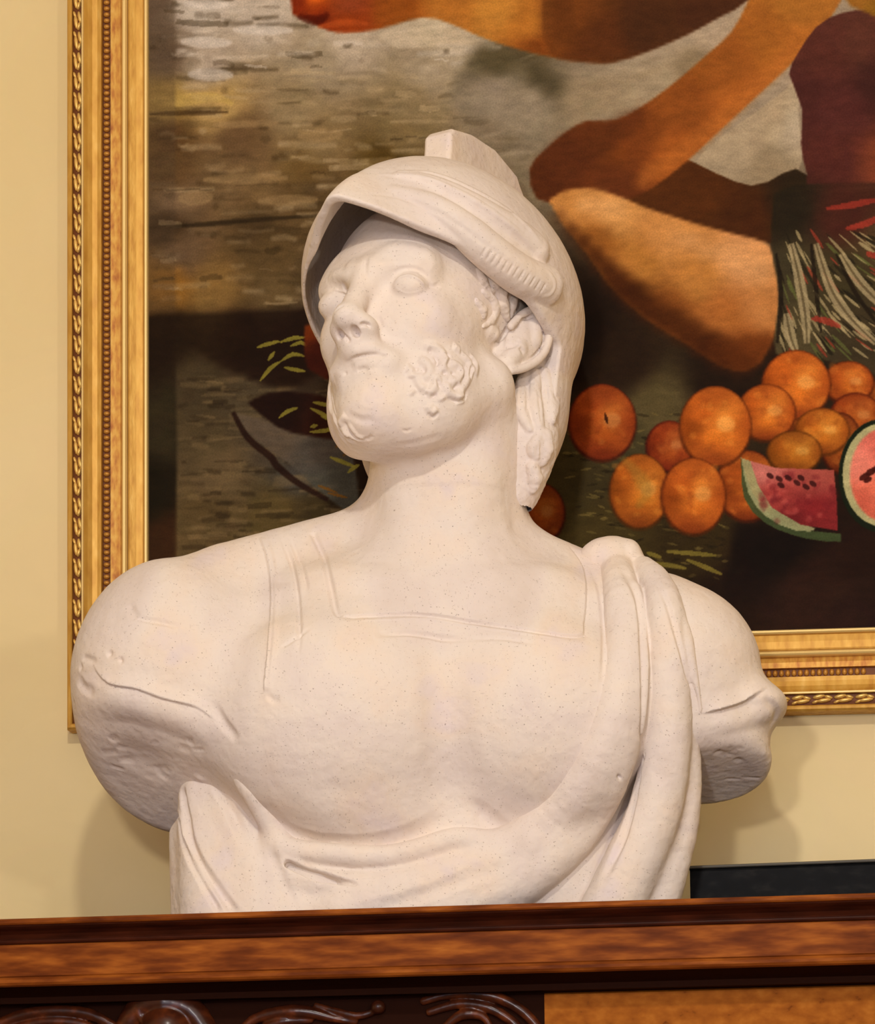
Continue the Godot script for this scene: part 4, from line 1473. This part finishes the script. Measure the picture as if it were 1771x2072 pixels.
	var i1 := n1.get_image(tw / 4, th, false, false, false)
	i1.resize(tw, th, Image.INTERPOLATE_BILINEAR)
	i1.convert(Image.FORMAT_L8)
	n1.frequency = 0.25
	var i2 := n1.get_image(tw, th, false, false, false)
	i2.convert(Image.FORMAT_L8)
	n1.frequency = 0.055
	n1.seed = 9
	var i3 := n1.get_image(tw / 2, th, false, false, false)
	i3.resize(tw, th, Image.INTERPOLATE_BILINEAR)
	i3.convert(Image.FORMAT_L8)
	var b3 := i3.get_data()
	var b1 := i1.get_data()
	var b2 := i2.get_data()
	for i in tw * th:
		var g := 270 + (b1[i] - 128) / 6 + (b2[i] - 128) / 4 + (b3[i] - 128) / 5
		var k := i * 3
		canvas[k] = clampi(canvas[k] * g / 256 - 9, 0, 255)
		canvas[k + 1] = clampi(canvas[k + 1] * g / 256 - 8, 0, 255)
		canvas[k + 2] = clampi(canvas[k + 2] * g / 256 - 7, 0, 255)

func build_painting() -> void:
	paint_picture()
	var im := Image.create_from_data(tw, th, false, Image.FORMAT_RGB8, canvas)
	var m := mat(Color(PAINT_DIM, PAINT_DIM, PAINT_DIM), 0.62)
	m.metallic_specular = 0.15
	m.albedo_texture = ImageTexture.create_from_image(im)
	m.texture_repeat = false
	var rim := wall_place(298, 600, 0.02).x            # inner edge of the gilt frame, left
	var sill := wall_place(1600, 1273, 0.02).y         # and bottom
	var right := rim + 0.96
	var top := sill + 0.95
	var c := Vector3((rim + right) * 0.5, (sill + top) * 0.5, 0)
	var root := thing("painting", "large oil painting of limbs and oranges in a gilt frame on the yellow wall", "painting", wall_tr * Transform3D(Basis(), c))
	var s := Shape.new()
	var x0 := rim - 0.008
	var y0 := sill - 0.008
	var u := func(x: float, y: float) -> Vector2: return Vector2((x - t_org.x) / t_unit / tw, (t_org.y - y) / t_unit / th)
	s.quad(Vector3(x0, y0, OFF) - c, Vector3(right + 0.008, y0, OFF) - c, Vector3(right + 0.008, top + 0.008, OFF) - c, Vector3(x0, top + 0.008, OFF) - c, u.call(x0, y0), u.call(right, y0), u.call(right, top), u.call(x0, top))
	var e := Shape.new()
	e.box(Vector3(x0, y0, 0.001) - c, Vector3(right + 0.008, top + 0.008, OFF - 0.001) - c)
	obj("canvas", s.mesh(), m, root)
	obj("stretcher", e.mesh(), mat(rgb8(120, 90, 60), 0.8), root)
	# the gilt frame: x outwards from its inner edge, y off the wall, in units of the photo
	var k := S * 1.09
	var prof := func(l: Array) -> PackedVector2Array:
		var out := PackedVector2Array()
		for p in l: out.append(Vector2(p[0], p[1]) * k)
		return out
	var bands := [
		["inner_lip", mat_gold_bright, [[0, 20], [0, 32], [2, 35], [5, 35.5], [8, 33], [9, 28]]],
		["inner_band", mat_gold, [[9, 28], [11, 30], [24, 33], [38, 34], [41, 33], [42, 28]]],
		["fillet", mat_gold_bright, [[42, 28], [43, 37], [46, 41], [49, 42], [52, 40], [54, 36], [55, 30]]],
		["middle_band", mat_gold_worn, [[55, 30], [57, 32], [66, 36], [77, 37], [78, 30]]],
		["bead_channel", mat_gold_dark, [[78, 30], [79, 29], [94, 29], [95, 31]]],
		["broad_band", mat_gold, [[95, 31], [95.5, 41], [104, 40], [114, 43], [122, 49], [128, 56]]],
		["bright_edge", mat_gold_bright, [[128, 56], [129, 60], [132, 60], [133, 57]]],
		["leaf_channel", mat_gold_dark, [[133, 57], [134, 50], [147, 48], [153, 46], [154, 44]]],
		["outer_band", mat_gold, [[154, 44], [154.5, 52], [157, 54], [162, 53], [165, 49], [166, 44], [166, 2]]]]
	var corners := [Vector3(rim, sill, 0) - c, Vector3(right, sill, 0) - c, Vector3(right, top, 0) - c, Vector3(rim, top, 0) - c]
	var outs := [Vector3(-1, -1, 0), Vector3(1, -1, 0), Vector3(1, 1, 0), Vector3(-1, 1, 0)]
	var tw_ := Transform3D()
	for side in 4:
		var rail: MeshInstance3D = null
		for b in bands:
			var sh := Shape.new()
			var pr: PackedVector2Array = prof.call(b[2])
			sh.moulding(pr, corners[side], corners[(side + 1) % 4], outs[side], outs[(side + 1) % 4])
			# profile runs outwards: turn the faces to the front
			for i in range(0, sh.idx.size(), 3):
				var t := sh.idx[i + 1]
				sh.idx[i + 1] = sh.idx[i + 2]
				sh.idx[i + 2] = t
			for i in sh.n.size(): sh.n[i] = -sh.n[i]
			if rail == null:
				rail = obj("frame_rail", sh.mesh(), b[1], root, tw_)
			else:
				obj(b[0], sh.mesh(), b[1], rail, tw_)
		if side == 0 or side == 3:
			var along := Vector3(0, 1, 0) if side == 3 else Vector3(1, 0, 0)
			var out_ := Vector3(-1, 0, 0) if side == 3 else Vector3(0, -1, 0)
			var from: Vector3 = corners[0]
			var turn := Basis(out_, along, out_.cross(along)) if side == 3 else Basis(-out_, along, Vector3(0, 0, 1)) * Basis.from_scale(Vector3(-1, 1, -1))
			turn = Basis(out_, along, Vector3(0, 0, 1))
			ornaments(rail, from, out_, along, turn, k)

var bead_mesh: ArrayMesh
var leaf_meshes: Array[ArrayMesh] = []
func ornaments(rail: Node3D, from: Vector3, out_: Vector3, along: Vector3, turn: Basis, k: float) -> void:
	if bead_mesh == null:
		var b := Shape.new()
		b.ball(Vector3.ZERO, Vector3(7.2, 5.2, 6) * k, Basis(), 5, 8)
		bead_mesh = b.mesh()
		for v in 3:
			var l := Shape.new()
			var sgn := 1.0
			for q in [[-4.5, -6.0, 5.0, 13.0, 0.2], [3.5, 4.0, 4.6, 15.0, 0.12], [-3.0, 13.0, 4.2, 9.0, -0.3], [6.0, -12.0, 3.4, 8.0, 0.35]]:
				l.ball(Vector3((q[0] + v * 0.5) * k, q[1] * k * (1.0 - 0.05 * v), 0), Vector3(q[2], q[3], 5.5) * k, Basis(Vector3(0, 0, 1), sgn * q[4]), 5, 8)
			leaf_meshes.append(l.mesh())
	var flip := turn.determinant() < 0.0
	var t := turn
	if flip: t = Basis(turn.x, -turn.y, turn.z)
	for i in range(-12, 118):
		obj("bead", bead_mesh, mat_gold_worn, rail, Transform3D(t, from + out_ * 86.5 * k + along * (i * 12.4) * k + Vector3(0, 0, 31 * k)))
	for i in range(-3, 38):
		obj("leaf_ornament", leaf_meshes[(i + 9) % 3], mat_leaf, rail, Transform3D(t, from + out_ * 142 * k + along * (i * 41.5) * k + Vector3(0, 0, 50.5 * k)))

# ------------------------------------------------------------------ the cabinet
func build_cabinet() -> void:
	var u := S * 0.943
	var org := world(at(885.5, 1833, 345))
	var x := Vector3(1, 0.014, TANW).normalized()
	var z := Vector3(-TANW, 0, 1).normalized()
	var y := z.cross(x).normalized()
	var z0 := z
	z = x.cross(y)
	var tr := Transform3D(Basis(x, y, z), org)
	var root := thing("cabinet", "dark carved wooden cabinet with a burl veneer cornice under the plaster bust", "cabinet", Transform3D(tr.basis, tr * Vector3(0.1, -org.y + 0.01, -0.15)))
	var local := root.transform.affine_inverse() * tr
	var x0 := -1.25
	var x1 := 1.55
	var deep := -0.335
	# mouldings along the front: height down from the top edge, and depth
	var strip := func(called: String, l: Array, m: Material) -> MeshInstance3D:
		var s := Shape.new()
		var p := PackedVector2Array()
		for q in l: p.append(Vector2(-q[0] * u, q[1] * u))
		p.append(Vector2(p[p.size() - 1].x, -0.046))
		p.append(Vector2(p[0].x, -0.046))
		for i in p.size():
			var a := p[i]
			var b := p[(i + 1) % p.size()]
			s.quad(Vector3(x0, b.x, b.y), Vector3(x1, b.x, b.y), Vector3(x1, a.x, a.y), Vector3(x0, a.x, a.y))
		var o := obj(called, s.mesh(), m, root, local)
		return o
	strip.call("top_moulding", [[0, -4], [1.5, -1], [4, 0], [9, 0], [12, -2], [13, -5]], mat_wood)
	strip.call("cove", [[13, -7], [16, -8], [20, -14], [24, -22], [30, -30], [38, -35], [41, -36]], mat_wood_dark)  # dark varnish, with shade below the top moulding put into the colour
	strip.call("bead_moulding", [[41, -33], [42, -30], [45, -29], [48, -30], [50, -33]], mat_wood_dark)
	strip.call("burl_fascia", [[50, -36], [52, -35], [100, -33], [116, -32], [118, -34]], mat_wood)
	strip.call("lower_moulding", [[118, -34], [119, -31], [124, -28], [130, -28], [135, -31], [138, -36]], mat_wood)
	strip.call("undercove", [[138, -40], [142, -56], [149, -80], [158, -106], [166, -134], [168, -142]], mat_ground_shaded)  # shade under the overhang painted in with the darker brown
	var f := Shape.new()
	f.box(Vector3(x0, -1.2 * 0.5, deep), Vector3(x1, -168 * u, -142 * u))
	obj("frieze", f.mesh(), mat_ground_shaded, root, local)
	var bp := Shape.new()
	bp.box(Vector3(200 * u, -0.28, -0.082), Vector3(x1 - 0.02, -170 * u, -137 * u), 0.002)
	obj("burl_panel", bp.mesh(), mat_burl, root, local)
	var t := Shape.new()
	var flat_tr := Transform3D(Basis(Vector3(1, 0, TANW).normalized(), Vector3.UP, z0), world(Vector3(885.5, 1885, 0)))
	t.box(Vector3(x0, -0.05, -0.2), Vector3(x1, 0, 0.09))
	obj("top_board", t.mesh(), mat_wood_dark, root, root.transform.affine_inverse() * flat_tr)
	var b := Shape.new()
	b.box(Vector3(x0 + 0.03, -org.y + 0.04, deep), Vector3(x1 - 0.03, -0.6, -0.07))
	obj("body", b.mesh(), mat_wood_dark, root, local)
	# carving on the frieze
	var face: Array[Prim] = []
	var pf := tr * Vector3(0, -0.1, -142 * u)
	var fp := Vector3(pf.x / S + 885.5, 2500.0 - (pf.y - CAM_Y) / S, pf.z / S)
	face.append(flat(fp, Vector3(z.x, -z.y, z.z), 1, 0))
	var carve := func(rolls: Array) -> void:
		var l: Array[Prim] = []
		for r in rolls: roll(l, face, r[0], r[1], r[2], r[3], 5, r[4] if r.size() > 4 else 0.0)
		var lo := Vector3.ONE * 1e6
		var hi := -lo
		for q: Chain in l:
			lo = lo.min(q.mid - Vector3.ONE * q.far)
			hi = hi.max(q.mid + Vector3.ONE * q.far)
		var c := Clay.new()
		nets(l, lo - Vector3.ONE * 8, hi + Vector3.ONE * 8, 2.6, c)
		var org2 := root.transform.affine_inverse()
		obj("carved_scroll", clay_mesh([c]), mat_carved, root, org2)
	carve.call([["-30,2085 40,2056 110,2046 180,2052 236,2080", 10, 10, 0.2, 14], ["0,2090 90,2068 170,2074 210,2100", 9, 8, 0.3, 12], ["-40,2100 60,2090 150,2100", 12, 10, 0.1, 14]])
	carve.call([["262,2075 290,2040 335,2030 385,2044 420,2090", 26, 24, 0.2, 34], ["340,2090 330,2110", 60, 50, 0.0], ["285,2050 296,2068 320,2072 340,2062 338,2046 322,2042", 8, 6, 3.2, 9], ["350,2036 366,2052 380,2076 384,2100", 7, 7, 3.0, 8], ["376,2038 400,2060 414,2090", 7, 7, 2.6, 8], ["270,2060 264,2090", 8, 8, 2.4]])
	carve.call([["480,2100 510,2066 560,2050 620,2048 680,2062 720,2068", 8, 5, 0.4, 15], ["520,2090 570,2068 630,2066", 9, 5, 0.4, 12], ["640,2034 680,2046 720,2056 750,2050 766,2040", 5, 7, 0.6, 8], ["766,2038 767,2038", 14, 14, 0.6]])
	carve.call([["858,2026 900,2014 950,2010 1010,2020 1060,2048 1098,2090", 8, 10, 0.4, 12], ["870,2048 930,2032 990,2040 1040,2070 1060,2100", 8, 9, 0.4, 11], ["905,2075 935,2054 975,2056 995,2080", 8, 6, 0.8, 11]])

func build_board() -> void:
	# a dark flat box lying on the cabinet behind the cornice
	var k := 1.0 + 60.0 / 6000.0
	var a := world(at(1396, 1752, -60))
	var w := 0.5
	var h := a.y - world(Vector3(0, 1880, 0)).y
	var x := Vector3(1, 0.02, TANW).normalized()
	var z := Vector3(-TANW, 0, 1).normalized()
	var y := z.cross(x)
	var s := Shape.new()
	s.box(Vector3(-w * 0.5, 0.0, -0.11), Vector3(w * 0.5, h - 0.003, 0), 0.003)
	var root := thing("flat_box", "dark slate grey flat box lying on the cabinet beside the bust", "box", Transform3D(Basis(x, y, z), a + x * w * 0.5 - y * h))
	obj("body", s.mesh(), mat_board, root)
	var l := Shape.new()
	l.box(Vector3(-w * 0.5 - 0.001, h - 0.003, -0.111), Vector3(w * 0.5 + 0.001, h, 0.001), 0.001)
	obj("lit_rim", l.mesh(), mat(rgb8(86, 82, 72), 0.6), root)  # paler strip: light caught along the top edge, put into the colour
func _ready() -> void:
	var cam := Camera3D.new()
	cam.name = "camera"
	add_child(cam)
	cam.position = Vector3(0, CAM_Y, 3.0)
	cam.set_frustum(2072.0 / 6000.0 * 0.1, Vector2(0, (2500.0 - 1036.0) / 6000.0 * 0.1), 0.1, 60.0)
	cam.current = true
	var we := WorldEnvironment.new()
	we.name = "environment"
	var env := Environment.new()
	env.background_mode = Environment.BG_COLOR
	env.background_color = Color(0.72, 0.8, 0.95)
	env.background_energy_multiplier = 1.0
	env.ambient_light_source = Environment.AMBIENT_SOURCE_DISABLED
	env.tonemap_mode = Environment.TONE_MAPPER_LINEAR
	env.tonemap_exposure = 1.06
	env.sdfgi_enabled = true
	env.ssao_enabled = true
	env.ssil_enabled = true
	we.environment = env
	add_child(we)
	var ax := Vector3(1, 0, TANW).normalized()
	var az := Vector3(-TANW, 0, 1).normalized()
	wall_tr = Transform3D(Basis(ax, Vector3.UP, az), Vector3(0, 0, -560 * S))
	var win := AreaLight3D.new()
	win.name = "window_light"
	win.area_size = Vector2(2.3, 2.7)
	win.light_color = Color(0.74, 0.80, 1.0)
	win.light_energy = WINDOW
	win.area_range = 14.0
	win.shadow_enabled = true
	add_child(win)
	win.transform = wall_tr * Transform3D(Basis(), Vector3(0.2, 2.3, 5.95))
	make_materials()
	build_lamps()
	build_room()
	build_cabinet()
	build_bust()
	build_painting()
	build_board()
